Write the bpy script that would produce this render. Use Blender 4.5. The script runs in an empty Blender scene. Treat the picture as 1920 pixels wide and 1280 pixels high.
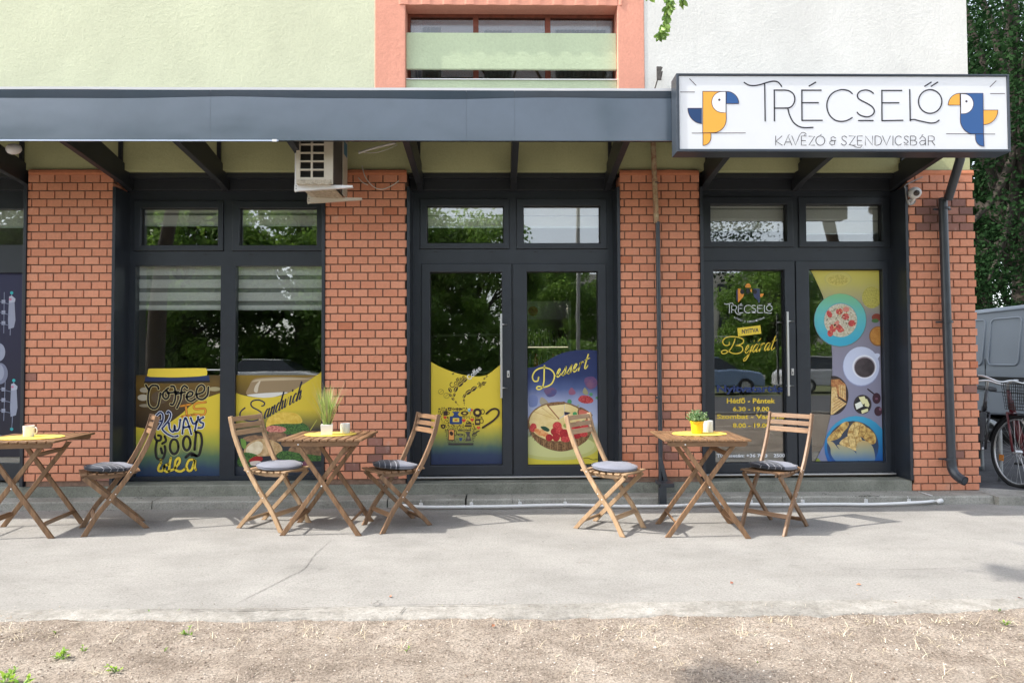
import bpy, bmesh, math, random
from mathutils import Vector, Matrix
from mathutils.geometry import tessellate_polygon
from mathutils.noise import noise as pnoise
rnd = random.Random(7)
S = bpy.context.scene
COL = S.collection
# ---------------------------------------------------------------- camera
FPX = 1280.0
CAM = Vector((0, -6.24, 1.284))
def axes(p, y, r):
    p, y, r = map(math.radians, (p, y, r))
    R, U, F = Vector((1, 0, 0)), Vector((0, 0, 1)), Vector((0, 1, 0))
    c, s = math.cos(r), math.sin(r)
    R, U = R * c - U * s, U * c + R * s
    M = Matrix.Rotation(-y, 3, 'Z') @ Matrix.Rotation(p, 3, 'X')
    return M @ R, M @ U, M @ F
AR, AU, AF = axes(1.6, 1.0, 0.25)
cd = bpy.data.cameras.new('camera'); cam = bpy.data.objects.new('camera', cd); COL.objects.link(cam)
cd.sensor_width = 36; cd.lens = 24; cd.clip_end = 2000; cd.clip_start = .05
cam.matrix_world = Matrix(((AR.x, AU.x, -AF.x, CAM.x), (AR.y, AU.y, -AF.y, CAM.y), (AR.z, AU.z, -AF.z, CAM.z), (0, 0, 0, 1)))
S.camera = cam
# ---------------------------------------------------------------- light
SUN_TO = Vector((-.86, -.128, 1)).normalized()
EL = math.asin(SUN_TO.z); AZ = math.atan2(SUN_TO.x, SUN_TO.y)
w = bpy.data.worlds.new('World'); S.world = w; w.use_nodes = True
nt = w.node_tree; bg = nt.nodes['Background']
sky = nt.nodes.new('ShaderNodeTexSky'); sky.sky_type = 'NISHITA'; sky.sun_disc = False
sky.sun_elevation = EL; sky.sun_rotation = AZ; sky.dust_density = 2.0; sky.air_density = 1.0; sky.ozone_density = 1.0
hsv = nt.nodes.new('ShaderNodeHueSaturation'); hsv.inputs['Saturation'].default_value = .42
nt.links.new(sky.outputs[0], hsv.inputs['Color']); nt.links.new(hsv.outputs[0], bg.inputs[0]); bg.inputs[1].default_value = .15
sl = bpy.data.lights.new('sun', 'SUN'); sun = bpy.data.objects.new('sun', sl); COL.objects.link(sun)
sl.energy = 2.05; sl.angle = math.radians(.5); sl.color = (1, .95, .87)
sun.rotation_euler = (-SUN_TO).to_track_quat('-Z', 'Y').to_euler()
sun.location = (0, 0, 30)
S.view_settings.view_transform = 'Standard'; S.view_settings.look = 'None'
S.view_settings.exposure = 1.72; S.view_settings.gamma = 1
S.cycles.max_bounces = 8; S.cycles.transparent_max_bounces = 24; S.cycles.glossy_bounces = 4; S.cycles.diffuse_bounces = 4
S.cycles.caustics_reflective = False; S.cycles.caustics_refractive = False
# ---------------------------------------------------------------- pixel helpers (pixel of the 1920 photograph -> point on a real plane)
def ray(px, py): return AR * (px - 960) / FPX - AU * (py - 640) / FPX + AF
def W(px, py, Y):
    r = ray(px, py); t = (Y - CAM.y) / r.y; return CAM + r * t
def G(px, py, z=0):
    r = ray(px, py); t = (z - CAM.z) / r.z; return CAM + r * t
def R(x0, y0, x1, y1, Y):
    xm, ym = (x0 + x1) / 2, (y0 + y1) / 2
    return (W(x0, ym, Y).x, W(xm, y1, Y).z, W(x1, ym, Y).x, W(xm, y0, Y).z)   # x0 z0 x1 z1
# ---------------------------------------------------------------- object helpers
def tag(o, label=None, cat=None, group=None, kind=None):
    if label: o['label'] = label
    if cat: o['category'] = cat
    if group: o['group'] = group
    if kind: o['kind'] = kind
    return o
def empty(name, loc=(0, 0, 0), rz=0, label=None, cat=None, group=None):
    o = bpy.data.objects.new(name, None); COL.objects.link(o); o.location = loc; o.rotation_euler = (0, 0, rz)
    o.empty_display_size = .1
    return tag(o, label, cat, group)
def copy_tree(o, parent=None):
    c = o.copy(); COL.objects.link(c)
    if parent: c.parent = parent
    for ch in [x for x in bpy.data.objects if x.parent == o]: copy_tree(ch, c)
    return c
class MB:
    def __init__(s): s.v = []; s.f = []; s.m = []; s.t = []
    def add(s, vs, fs, mi=0, tint=0.0):
        b = len(s.v); s.v += [tuple(v) for v in vs]
        for f in fs: s.f.append([i + b for i in f]); s.m.append(mi); s.t.append(tint)
    def box(s, x0, x1, y0, y1, z0, z1, mi=0, tint=0.0, M=None):
        vs = [Vector(p) for p in ((x0,y0,z0),(x1,y0,z0),(x1,y1,z0),(x0,y1,z0),(x0,y0,z1),(x1,y0,z1),(x1,y1,z1),(x0,y1,z1))]
        if M: vs = [M @ v for v in vs]
        s.add(vs, [(0,3,2,1),(4,5,6,7),(0,1,5,4),(1,2,6,5),(2,3,7,6),(3,0,4,7)], mi, tint)
    def bar(s, a, b, wd, th, up=(0,0,1), mi=0):
        a, b = Vector(a), Vector(b); d = (b - a); L = d.length; d.normalize()
        side = d.cross(Vector(up))
        if side.length < 1e-4: side = d.cross(Vector((1,0,0)))
        side.normalize(); u = side.cross(d)
        M = Matrix((( d.x, side.x, u.x, a.x), (d.y, side.y, u.y, a.y), (d.z, side.z, u.z, a.z), (0,0,0,1)))
        s.box(0, L, -wd/2, wd/2, -th/2, th/2, mi, 0, M)
    def prism(s, poly, axis, a0, a1, mi=0):
        n = len(poly)
        def P(p, a): return {'x': (a, p[0], p[1]), 'y': (p[0], a, p[1]), 'z': (p[0], p[1], a)}[axis]
        vs = [P(p, a0) for p in poly] + [P(p, a1) for p in poly]
        s.add(vs, [list(range(n)), list(range(2*n-1, n-1, -1))] + [(i, n+i, n+(i+1) % n, (i+1) % n) for i in range(n)], mi)
    def tube(s, pts, r, n=10, mi=0, cap=True):
        pts = [Vector(p) for p in pts]; rs = r if isinstance(r, (list, tuple)) else [r]*len(pts)
        rings = []; prev = None
        for i, p in enumerate(pts):
            d = (pts[min(i+1, len(pts)-1)] - pts[max(i-1, 0)]).normalized()
            if prev is None:
                a = d.cross(Vector((0,0,1)))
                if a.length < 1e-3: a = d.cross(Vector((1,0,0)))
            else: a = prev - d * prev.dot(d)
            a.normalize(); prev = a; b = d.cross(a)
            rings.append([p + (a*math.cos(2*math.pi*k/n) + b*math.sin(2*math.pi*k/n))*rs[i] for k in range(n)])
        vs = [v for rg in rings for v in rg]
        fs = [(i*n+k, i*n+(k+1) % n, (i+1)*n+(k+1) % n, (i+1)*n+k) for i in range(len(pts)-1) for k in range(n)]
        if cap: fs += [list(range(n-1, -1, -1)), [len(vs)-n+k for k in range(n)]]
        s.add(vs, fs, mi)
    def lathe(s, prof, c=(0,0,0), n=32, mi=0, axis='z', closed=False):
        vs = []
        for (r, h) in prof:
            for k in range(n):
                a = 2*math.pi*k/n
                if axis == 'z': vs.append((c[0]+r*math.cos(a), c[1]+r*math.sin(a), c[2]+h))
                elif axis == 'y': vs.append((c[0]+r*math.cos(a), c[1]+h, c[2]+r*math.sin(a)))
                else: vs.append((c[0]+h, c[1]+r*math.cos(a), c[2]+r*math.sin(a)))
        m = len(prof); fs = [(i*n+k, i*n+(k+1) % n, ((i+1) % m)*n+(k+1) % n, ((i+1) % m)*n+k) for i in range(m if closed else m-1) for k in range(n)]
        s.add(vs, fs, mi)
    def grid(s, rect, holes, y0, y1, mi=0):
        """flat frame in the xz plane with openings, one closed skin"""
        q = lambda v: round(v, 5)
        xs = sorted({q(rect[0]), q(rect[2])} | {q(h[i]) for h in holes for i in (0, 2)})
        zs = sorted({q(rect[1]), q(rect[3])} | {q(h[i]) for h in holes for i in (1, 3)})
        nx, nz = len(xs)-1, len(zs)-1
        def fill(i, j):
            if i < 0 or j < 0 or i >= nx or j >= nz: return False
            cx, cz = (xs[i]+xs[i+1])/2, (zs[j]+zs[j+1])/2
            return not any(h[0] < cx < h[2] and h[1] < cz < h[3] for h in holes)
        for i in range(nx):
            for j in range(nz):
                if not fill(i, j): continue
                a, b, c, d = xs[i], xs[i+1], zs[j], zs[j+1]
                s.add([(a,y0,c),(b,y0,c),(b,y0,d),(a,y0,d)], [(0,1,2,3)], mi)
                s.add([(a,y1,c),(b,y1,c),(b,y1,d),(a,y1,d)], [(3,2,1,0)], mi)
                if not fill(i-1, j): s.add([(a,y0,c),(a,y0,d),(a,y1,d),(a,y1,c)], [(0,1,2,3)], mi)
                if not fill(i+1, j): s.add([(b,y0,c),(b,y0,d),(b,y1,d),(b,y1,c)], [(3,2,1,0)], mi)
                if not fill(i, j-1): s.add([(a,y0,c),(b,y0,c),(b,y1,c),(a,y1,c)], [(3,2,1,0)], mi)
                if not fill(i, j+1): s.add([(a,y0,d),(b,y0,d),(b,y1,d),(a,y1,d)], [(0,1,2,3)], mi)
    def build(s, name, mats, parent=None, smooth=False, bevel=0, weld=False, loc=None, auto=None):
        me = bpy.data.meshes.new(name); me.from_pydata(s.v, [], s.f)
        if not isinstance(mats, (list, tuple)): mats = [mats]
        for m in mats: me.materials.append(m)
        me.polygons.foreach_set('material_index', s.m)
        if any(s.t):
            at = me.attributes.new('tint', 'FLOAT', 'FACE'); at.data.foreach_set('value', s.t)
        if weld or bevel:
            bm = bmesh.new(); bm.from_mesh(me); bmesh.ops.remove_doubles(bm, verts=bm.verts, dist=1e-5)
            bmesh.ops.recalc_face_normals(bm, faces=bm.faces); bm.to_mesh(me); bm.free()
        if smooth: me.polygons.foreach_set('use_smooth', [True]*len(me.polygons))
        if auto: me.set_sharp_from_angle(angle=math.radians(auto))
        o = bpy.data.objects.new(name, me); COL.objects.link(o)
        if parent: o.parent = parent
        if loc: o.location = loc
        if bevel:
            b = o.modifiers.new('bevel', 'BEVEL'); b.width = bevel; b.segments = 2; b.limit_method = 'ANGLE'; b.angle_limit = math.radians(40)
        return o
def smoothpts(pts, k=6, closed=False):
    P = [Vector(p) for p in pts]; n = len(P)
    if n < 3: return P
    out = []
    for i in range(n if closed else n-1):
        g = (lambda j: P[j % n]) if closed else (lambda j: P[max(0, min(n-1, j))])
        p0, p1, p2, p3 = g(i-1), g(i), g(i+1), g(i+2)
        for t in range(k):
            u = t/k
            out.append(.5*((2*p1)+(p2-p0)*u+(2*p0-5*p1+4*p2-p3)*u*u+(3*p1-p0-3*p2+p3)*u*u*u))
    if not closed: out.append(P[-1])
    return out
# ---------------------------------------------------------------- materials
def newmat(name):
    m = bpy.data.materials.new(name); m.use_nodes = True; n = m.node_tree
    return m, n, n.nodes['Principled BSDF']
def srgb(r, g, b):
    f = lambda c: (c/255/12.92) if c <= 10 else ((c/255+.055)/1.055)**2.4
    return (f(r), f(g), f(b))
def mixnode(n, a, b, fac, typ='MIX'):
    x = n.nodes.new('ShaderNodeMix'); x.data_type = 'RGBA'; x.blend_type = typ
    for sock, v in ((x.inputs[0], fac), (x.inputs[6], a), (x.inputs[7], b)):
        if hasattr(v, 'is_linked') or isinstance(v, bpy.types.NodeSocket): n.links.new(v, sock)
        else: sock.default_value = v if isinstance(v, (int, float)) else (*v[:3], 1)
    return x.outputs[2]
def coord(n, scale=(1, 1, 1), kind='Object'):
    t = n.nodes.new('ShaderNodeTexCoord'); m = n.nodes.new('ShaderNodeMapping'); m.inputs['Scale'].default_value = scale
    n.links.new(t.outputs[kind], m.inputs[0]); return m.outputs[0]
def noise(n, vec, scale, detail=4, rough=.6):
    x = n.nodes.new('ShaderNodeTexNoise'); x.inputs['Scale'].default_value = scale; x.inputs['Detail'].default_value = detail
    x.inputs['Roughness'].default_value = rough
    if vec: n.links.new(vec, x.inputs['Vector'])
    return x.outputs[0]
def ramp(n, fac, stops):
    r = n.nodes.new('ShaderNodeValToRGB'); e = r.color_ramp.elements
    while len(e) < len(stops): e.new(.5)
    for i, (p, c) in enumerate(stops): e[i].position = p; e[i].color = (*c[:3], 1) if not isinstance(c, (int, float)) else (c, c, c, 1)
    n.links.new(fac, r.inputs[0]); return r.outputs[0]
def bump(n, p, h, strength, dist=.01):
    b = n.nodes.new('ShaderNodeBump'); b.inputs['Strength'].default_value = strength; b.inputs['Distance'].default_value = dist
    n.links.new(h, b.inputs['Height']); n.links.new(b.outputs[0], p.inputs['Normal']); return b
def simple(name, c, rough=.5, metal=0, var=.0, vs=8, bmp=0, bs=60, coat=0, bd=.002, spec=None):
    m, n, p = newmat(name); p.inputs['Roughness'].default_value = rough; p.inputs['Metallic'].default_value = metal
    p.inputs['Coat Weight'].default_value = coat
    if spec is not None: p.inputs['Specular IOR Level'].default_value = spec
    if var:
        k = ramp(n, noise(n, coord(n), vs), [(.3, tuple(x*(1-var) for x in c)), (.7, tuple(min(1, x*(1+var)) for x in c))])
        n.links.new(k, p.inputs['Base Color'])
    else: p.inputs['Base Color'].default_value = (*c, 1)
    if bmp: bump(n, p, noise(n, coord(n), bs, 3), bmp, bd)
    return m
def plaster(name, c, streak=.08):
    m, n, p = newmat(name); p.inputs['Roughness'].default_value = .95; p.inputs['Specular IOR Level'].default_value = .15
    v = coord(n)
    big = noise(n, v, 1.3, 5, .6); fine = noise(n, v, 55, 6, .7); cell = noise(n, v, 24, 3, .6)
    k = ramp(n, big, [(.3, tuple(x*(1-streak) for x in c)), (.72, tuple(min(1, x*(1+streak)) for x in c))])
    vs = coord(n, (3.5, 3.5, .35)); st = ramp(n, noise(n, vs, 1.6, 4, .6), [(.38, .97), (.66, 1.0)])
    k2 = mixnode(n, k, st, 1.0, 'MULTIPLY')
    k3 = mixnode(n, k2, ramp(n, fine, [(.3, .86), (.62, 1.0)]), .8, 'MULTIPLY')
    n.links.new(k3, p.inputs['Base Color'])
    a = n.nodes.new('ShaderNodeMath'); a.operation = 'ADD'; n.links.new(fine, a.inputs[0]); n.links.new(cell, a.inputs[1])
    bump(n, p, a.outputs[0], .42, .006)
    return m
M = {}
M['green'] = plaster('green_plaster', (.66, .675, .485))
M['green2'] = plaster('green_parapet_plaster', (.54, .62, .42))
M['olive'] = plaster('olive_green_plaster', (.50, .51, .28))  # same green paint, darkened and yellowed for the awning's shade
M['pink'] = plaster('pink_plaster', (.78, .36, .26))
M['white'] = plaster('white_plaster', (.75, .735, .69))
M['anth'] = simple('anthracite_frame', (.022, .027, .036), .38, 0, .12, 6, .05, 90)
M['anth_dark'] = simple('anthracite_panel', (.018, .021, .027), .5, 0, .15, 5)
M['beam'] = simple('dark_steel_beam', (.02, .022, .027), .45, 0, .2, 9, .1, 40)
def sheet_mat():
    m, n, p = newmat('slate_sheet_metal'); v = coord(n, (1, 1, 1))
    k = ramp(n, noise(n, v, 3, 5, .6), [(.3, (.050, .073, .102)), (.7, (.062, .088, .122))]); n.links.new(k, p.inputs['Base Color'])
    p.inputs['Roughness'].default_value = .27; p.inputs['Metallic'].default_value = .0; p.inputs['Coat Weight'].default_value = .6; p.inputs['Coat Roughness'].default_value = .18
    p.inputs['Specular IOR Level'].default_value = .8
    bump(n, p, noise(n, coord(n, (1.2, 1, 2.2)), 1.5, 2, .4), .16, .05); return m
M['sheet'] = sheet_mat()
M['lip'] = simple('pale_flashing', (.75, .76, .78), .4)
M['pipe'] = simple('grey_drainpipe', (.035, .042, .052), .35, 0, .15, 12)
def oldpipe():
    m, n, p = newmat('patchy_beige_pipe'); v = coord(n)
    k = ramp(n, noise(n, v, 14, 5, .7), [(.35, (.25, .10, .06)), (.5, (.42, .30, .18)), (.7, (.5, .44, .28))]); n.links.new(k, p.inputs['Base Color'])
    p.inputs['Roughness'].default_value = .8; return m
M['oldpipe'] = oldpipe()
def brick_mat():
    m, n, p = newmat('orange_brick'); a = n.nodes.new('ShaderNodeAttribute'); a.attribute_name = 'tint'
    k = ramp(n, a.outputs['Fac'], [(0, (.52, .17, .08)), (.1, (.62, .235, .13)), (.4, (.68, .275, .158)), (.7, (.72, .305, .18)), (.9, (.74, .34, .215)), (.94, (.34, .15, .11)), (1, (.22, .105, .085))])
    v = coord(n)
    k2 = mixnode(n, k, ramp(n, noise(n, v, 45, 5, .7), [(.3, .84), (.65, 1.0)]), 1, 'MULTIPLY')
    k3 = mixnode(n, k2, ramp(n, noise(n, v, 2.2, 3, .6), [(.3, .9), (.7, 1.0)]), 1, 'MULTIPLY')
    eff = ramp(n, noise(n, coord(n, (1, 1, .6)), 5.5, 6, .75), [(.60, 0), (.8, .5)])
    k4 = mixnode(n, k3, (.6, .5, .44), eff)
    n.links.new(k4, p.inputs['Base Color']); p.inputs['Roughness'].default_value = .72
    bump(n, p, noise(n, v, 120, 4, .7), .35, .003); return m
M['brick'] = brick_mat()
M['mortar'] = simple('dark_mortar', (.20, .125, .09), .95, 0, .3, 30, .4, 150)
M['capm'] = simple('orange_render_cap', (.55, .20, .10), .9, 0, .12, 12, .3, 80)
def concrete(name, c, dark, sc=6, bst=.35, stain=.35):
    m, n, p = newmat(name); v = coord(n); p.inputs['Roughness'].default_value = .93; p.inputs['Specular IOR Level'].default_value = .2
    k = ramp(n, noise(n, v, sc, 8, .72), [(.3, dark), (.62, c)])
    sp = ramp(n, noise(n, v, 75, 6, .85), [(.36, .62), (.5, 1.0), (.66, 1.22)])
    k2 = mixnode(n, k, sp, .85, 'MULTIPLY')
    st = ramp(n, noise(n, coord(n, (.6, 1.3, 1)), 1.7, 6, .65), [(.32, 1-stain), (.55, 1.0)])
    k3 = mixnode(n, k2, st, 1, 'MULTIPLY'); spot = ramp(n, noise(n, coord(n, (1, 1.6, 1)), 7.5, 3, .55), [(.64, 1.0), (.70, .86)]); k3 = mixnode(n, k3, spot, 1, 'MULTIPLY'); fl = ramp(n, noise(n, v, 38, 2, .5), [(.30, .80), (.36, 1.0)]); k3 = mixnode(n, k3, fl, 1, 'MULTIPLY'); n.links.new(k3, p.inputs['Base Color'])
    bump(n, p, noise(n, v, 130, 5, .8), bst, .006); return m
M['pave'] = concrete('worn_asphalt_pavement', (.315, .304, .284), (.26, .25, .233), 2.4, .9, .16)
M['slab'] = concrete('old_concrete_slab', (.37, .36, .325), (.25, .245, .215), 4, .3, .3)
M['step'] = concrete('grey_green_step', (.27, .275, .235), (.17, .175, .145), 5, .3, .3)
M['strip'] = concrete('pale_kerb_concrete', (.37, .355, .325), (.23, .215, .19), 9, .8, .3)
M['asphalt'] = concrete('dark_asphalt', (.11, .11, .115), (.075, .075, .08), 5, .4, .2)
def dirt_mat():
    m, n, p = newmat('dry_dirt'); v = coord(n); p.inputs['Roughness'].default_value = 1; p.inputs['Specular IOR Level'].default_value = .1
    k = ramp(n, noise(n, v, 3.5, 8, .75), [(.3, (.155, .125, .10)), (.48, (.265, .222, .182)), (.7, (.40, .35, .295))])
    sp = ramp(n, noise(n, v, 95, 5, .8), [(.38, .35), (.5, 1.0), (.64, 1.4)])
    n.links.new(mixnode(n, k, sp, .9, 'MULTIPLY'), p.inputs['Base Color']); bump(n, p, noise(n, v, 70, 6, .8), .8, .012); return m
M['dirt'] = dirt_mat()
def wood_mat(name, c1, c2, grain='y'):
    m, n, p = newmat(name)
    sc = {'x': (3, 40, 40), 'y': (40, 3, 40), 'z': (40, 40, 3)}[grain]
    v = coord(n, sc); oi = n.nodes.new('ShaderNodeObjectInfo')
    k = ramp(n, noise(n, v, 1.2, 6, .65), [(.3, c1), (.68, c2)])
    big = ramp(n, noise(n, coord(n), 6, 3, .5), [(.3, .85), (.7, 1.1)])
    n.links.new(mixnode(n, k, big, 1, 'MULTIPLY'), p.inputs['Base Color']); p.inputs['Roughness'].default_value = .48
    bump(n, p, noise(n, v, 2.5, 4, .7), .15, .002); return m
WL, WD = (.13, .070, .035), (.29, .165, .085)
for g in 'xyz': M['wood_'+g] = wood_mat('oiled_acacia_'+g, WL, WD, g)
for g in 'xyz': M['woodl_'+g] = wood_mat('pale_acacia_'+g, (.28, .17, .09), (.46, .31, .18), g)
M['screw'] = simple('zinc_screw', (.75, .75, .74), .35, .6)
def glass_mat(name, f0=.07, tint=(.86, .88, .87), rough=0.0, wav=.0):
    m = bpy.data.materials.new(name); m.use_nodes = True; n = m.node_tree; n.nodes.remove(n.nodes['Principled BSDF'])
    out = n.nodes['Material Output']; tr = n.nodes.new('ShaderNodeBsdfTransparent'); tr.inputs[0].default_value = (*tint, 1)
    gl = n.nodes.new('ShaderNodeBsdfGlossy'); gl.inputs['Roughness'].default_value = rough; gl.inputs[0].default_value = (1, 1, 1, 1)
    g = n.nodes.new('ShaderNodeNewGeometry'); d = n.nodes.new('ShaderNodeVectorMath'); d.operation = 'DOT_PRODUCT'
    n.links.new(g.outputs['Normal'], d.inputs[0]); n.links.new(g.outputs['Incoming'], d.inputs[1])
    def ma(op, x, y):
        q = n.nodes.new('ShaderNodeMath'); q.operation = op
        for i, v in enumerate((x, y)):
            if isinstance(v, (int, float)): q.inputs[i].default_value = v
            elif v is not None: n.links.new(v, q.inputs[i])
        return q.outputs[0]
    c = ma('ABSOLUTE', d.outputs['Value'], None); f = ma('ADD', ma('MULTIPLY', ma('POWER', ma('SUBTRACT', 1.0, c), 5.0), 1-f0), f0)
    mx = n.nodes.new('ShaderNodeMixShader'); n.links.new(f, mx.inputs[0]); n.links.new(tr.outputs[0], mx.inputs[1]); n.links.new(gl.outputs[0], mx.inputs[2])
    n.links.new(mx.outputs[0], out.inputs[0])
    if wav:
        b = n.nodes.new('ShaderNodeBump'); b.inputs['Strength'].default_value = wav; b.inputs['Distance'].default_value = .02
        n.links.new(noise(n, coord(n), 1.6, 2, .5), b.inputs['Height']); n.links.new(b.outputs[0], gl.inputs['Normal'])
    return m
M['glass'] = glass_mat('window_glass', .13, (.9, .92, .91), .008, .04)
M['oldglass'] = glass_mat('dusty_old_glass', .1, (.6, .62, .6), .15, .05)
M['steel'] = simple('brushed_steel', (.6, .6, .6), .35, .9)
M['plast_white'] = simple('white_plastic', (.72, .72, .72), .4)
M['sign_frame'] = simple('slate_sign_frame', (.035, .045, .06), .35, 0, .1, 5)
M['black'] = simple('black_rubber', (.012, .012, .013), .6)
M['blind'] = simple('grey_blind_fabric', (.80, .80, .77), .8)
M['blind_sheer'] = simple('sheer_blind_fabric', (.26, .27, .26), .8)
# ================================================================ GROUND
def struct(name, mb, mat, **k): return tag(mb.build(name, mat, **k), kind='structure')
g = MB(); g.box(-400, 400, -400, 400, -.6, -.10); struct('ground', g, simple('far_grass_ground', (.10, .11, .045), .95, 0, .4, .6))
g = MB(); g.box(-14, 12, -2.66, -.02, -.08, 0.0); pave = struct('pavement', g, M['pave'])
# parking ground beside the building
g = MB(); g.box(4.47, 40, -.02, 30, -.09, .045); g.box(-14, 4.47, -.02, 0.3, -.09, -.01); struct('parking_ground', g, M['asphalt'])
g = MB(); g.box(-60, 60, -18.5, -9.5, -.09, -.06); struct('road', g, M['asphalt'])
g = MB(); g.box(-60, 60, -9.48, -9.3, -.09, .03); struct('road_kerb', g, M['strip'])
# uneven dirt verge
def fbm(x, y, s): return pnoise(Vector((x*s, y*s, 3.1))) + .5*pnoise(Vector((x*s*2.1, y*s*2.1, 9.3))) + .25*pnoise(Vector((x*s*4.3, y*s*4.3, 1.7)))
def dirt_h(x, y):
    e = max(0, min(1, (y+3.05)/.25)); base = -.012 + .012*fbm(x, y, 1.3)*(1-.6*e) + .006*fbm(x, y, 9) + .004*pnoise(Vector((x*40, y*40, 0))) + .011*e
    return base
g = MB(); NX, NY = 420, 90; vs = []; x0, x1, ya, yb = -4.2, 4.6, -4.4, -2.68
for j in range(NY+1):
    for i in range(NX+1):
        x = x0+(x1-x0)*i/NX; y = ya+(yb-ya)*j/NY; vs.append((x, y, dirt_h(x, y)))
g.add(vs, [(j*(NX+1)+i, j*(NX+1)+i+1, (j+1)*(NX+1)+i+1, (j+1)*(NX+1)+i) for j in range(NY) for i in range(NX)])
struct('dirt_verge', g, M['dirt'], smooth=True)
g = MB(); g.box(-30, -4.2, -9.3, -2.7, -.09, -.02); g.box(4.6, 30, -9.3, -2.7, -.09, -.02); g.box(-4.2, 4.6, -9.3, -4.4, -.09, -.02); struct('outer_verge', g, M['dirt'])
# crumbling kerb strip (irregular edge)
g = MB(); n = 260; top = []; bot = []
for i in range(n+1):
    x = -9 + 18*i/n
    yb_ = -2.62 + .012*math.sin(x*1.1) + .008*fbm(x, 0, 5)
    yf = -2.80 - .02*math.sin(x*.8+1) + .03*fbm(x, 7, 3.2) + .012*fbm(x, 3, 16)
    if x > 2.2: yf += min(.10, (x-2.2)*.06)
    top.append((x, yb_)); bot.append((x, yf))
vs = []
for (a, b) in zip(top, bot):
    vs += [(a[0], a[1], -.03), (a[0], a[1], .007+.002*fbm(a[0], 1, 6)), (b[0], (a[1]+b[1])/2, .010+.003*fbm(a[0], 5, 9)), (b[0], b[1]+.02, .004), (b[0], b[1], -.02)]
g.add(vs, [(5*i+k, 5*i+k+1, 5*i+k+6, 5*i+k+5) for i in range(n) for k in range(4)])
struct('kerb_strip', g, M['strip'])
def crack(pts, wd, z, seed=0, br=.5):
    mb = MB(); P = smoothpts([(p[0], p[1], 0) for p in pts], 14); r = random.Random(seed); L = []; Rr = []
    for i, p in enumerate(P):
        d = (P[min(i+1, len(P)-1)]-P[max(i-1, 0)]).normalized(); nrm = Vector((-d.y, d.x, 0)); jit = (r.random()-.5)*wd*3*br
        ww = wd*(.35+r.random())*.5*math.sin(math.pi*min(.97, max(.03, i/len(P))))**.4
        L.append(p+nrm*(jit+ww)); Rr.append(p+nrm*(jit-ww))
    n = len(P); mb.add([(v.x, v.y, z) for v in L+Rr], [(i, i+1, n+i+1, n+i) for i in range(n-1)]); return mb
def gp(*pp, z=0): return [(G(x, y, z).x, G(x, y, z).y) for x, y in pp]
M['crackm'] = simple('crack_dirt', (.14, .13, .12), 1)
for k, (pts, wd) in enumerate([(gp((440,1133),(490,1108),(540,1082),(572,1065),(590,1040),(622,1012)), .0045), (gp((1560,1062),(1640,1068),(1720,1067),(1800,1064)), .004)]):
    struct('pavement_crack', crack(pts, wd, .0035, k), M['crackm'])
for k, (pts, wd) in enumerate([(gp((340,1147),(450,1148),(560,1145),(645,1142)), .008), (gp((700,1140),(706,1134),(712,1130)), .012), (gp((648,1140),(800,1139),(960,1137)), .005), (gp((752,1155),(762,1143)), .01)]):
    struct('kerb_crack', crack(pts, wd, .0165, 20+k), M['crackm'])
# kerb slabs along the facade, then the step
KZ, SZ = .07, .17
def slab(xa, xb, seed):
    mb = MB(); r = random.Random(seed); n = max(2, int((xb-xa)/.12)); vs = []
    for i in range(n+1):
        x = xa+(xb-xa)*i/n; dy = -.19-.012*fbm(x, seed, 2)-(.05 if x > 2.9 else 0)*min(1, (x-2.9)/.8); dz = .003*fbm(x, 2, 3)
        vs += [(x, dy-.004, -.05), (x, dy, KZ-.012+dz), (x, dy+.010, KZ+dz), (x, .02, KZ+dz+.002), (x, .02, -.05)]
    mb.add(vs, [(5*i+k+5, 5*i+k+6, 5*i+k+1, 5*i+k) for i in range(n) for k in range(4)] + [(0,1,2,3,4), tuple(5*n+k for k in (4,3,2,1,0))]); return mb
for i, (a, b) in enumerate([(-8.2,-6.1),(-6.09,-3.05),(-3.04,-1.0),(-.99,-.315),(-.30,.10),(.104,2.5),(2.504,4.36)]):
    struct('kerb_slab', slab(a, b, i), M['slab'])
mb = MB(); c = [G(1842, 909, KZ), G(1925, 931, KZ), G(1925, 942, KZ), G(1800, 934, KZ)]
poly = [(4.364, -.30), (6.4, -.34), (6.4, -.10), (4.98, -.10), (4.47, .16), (4.364, .16)]
mb.prism(poly, 'z', -.05, KZ+.002); struct('kerb_slab', mb, M['slab'])
def stepmb(xa, xb, yf, seed):
    mb = MB(); n = int((xb-xa)/.1); vs = []
    for i in range(n+1):
        x = xa+(xb-xa)*i/n; dz = .003*fbm(x, seed, 2.5); dy = .004*fbm(x, seed+4, 4)
        vs += [(x, yf+dy, KZ-.01), (x, yf+dy, SZ-.008+dz), (x, yf+dy+.008, SZ+dz), (x, .44, SZ), (x, .44, KZ-.01)]
    mb.add(vs, [(5*i+k+5, 5*i+k+6, 5*i+k+1, 5*i+k) for i in range(n) for k in range(4)] + [(0,1,2,3,4), tuple(5*n+k for k in (4,3,2,1,0))]); return mb
struct('door_step', stepmb(-8.2, 3.785, .012, 3), M['step'])
struct('kerb_crack', crack([(-.42,-.17),(-.40,-.1),(-.43,-.04),(-.38,.0)], .012, KZ+.008, 40), M['crackm'])
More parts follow.
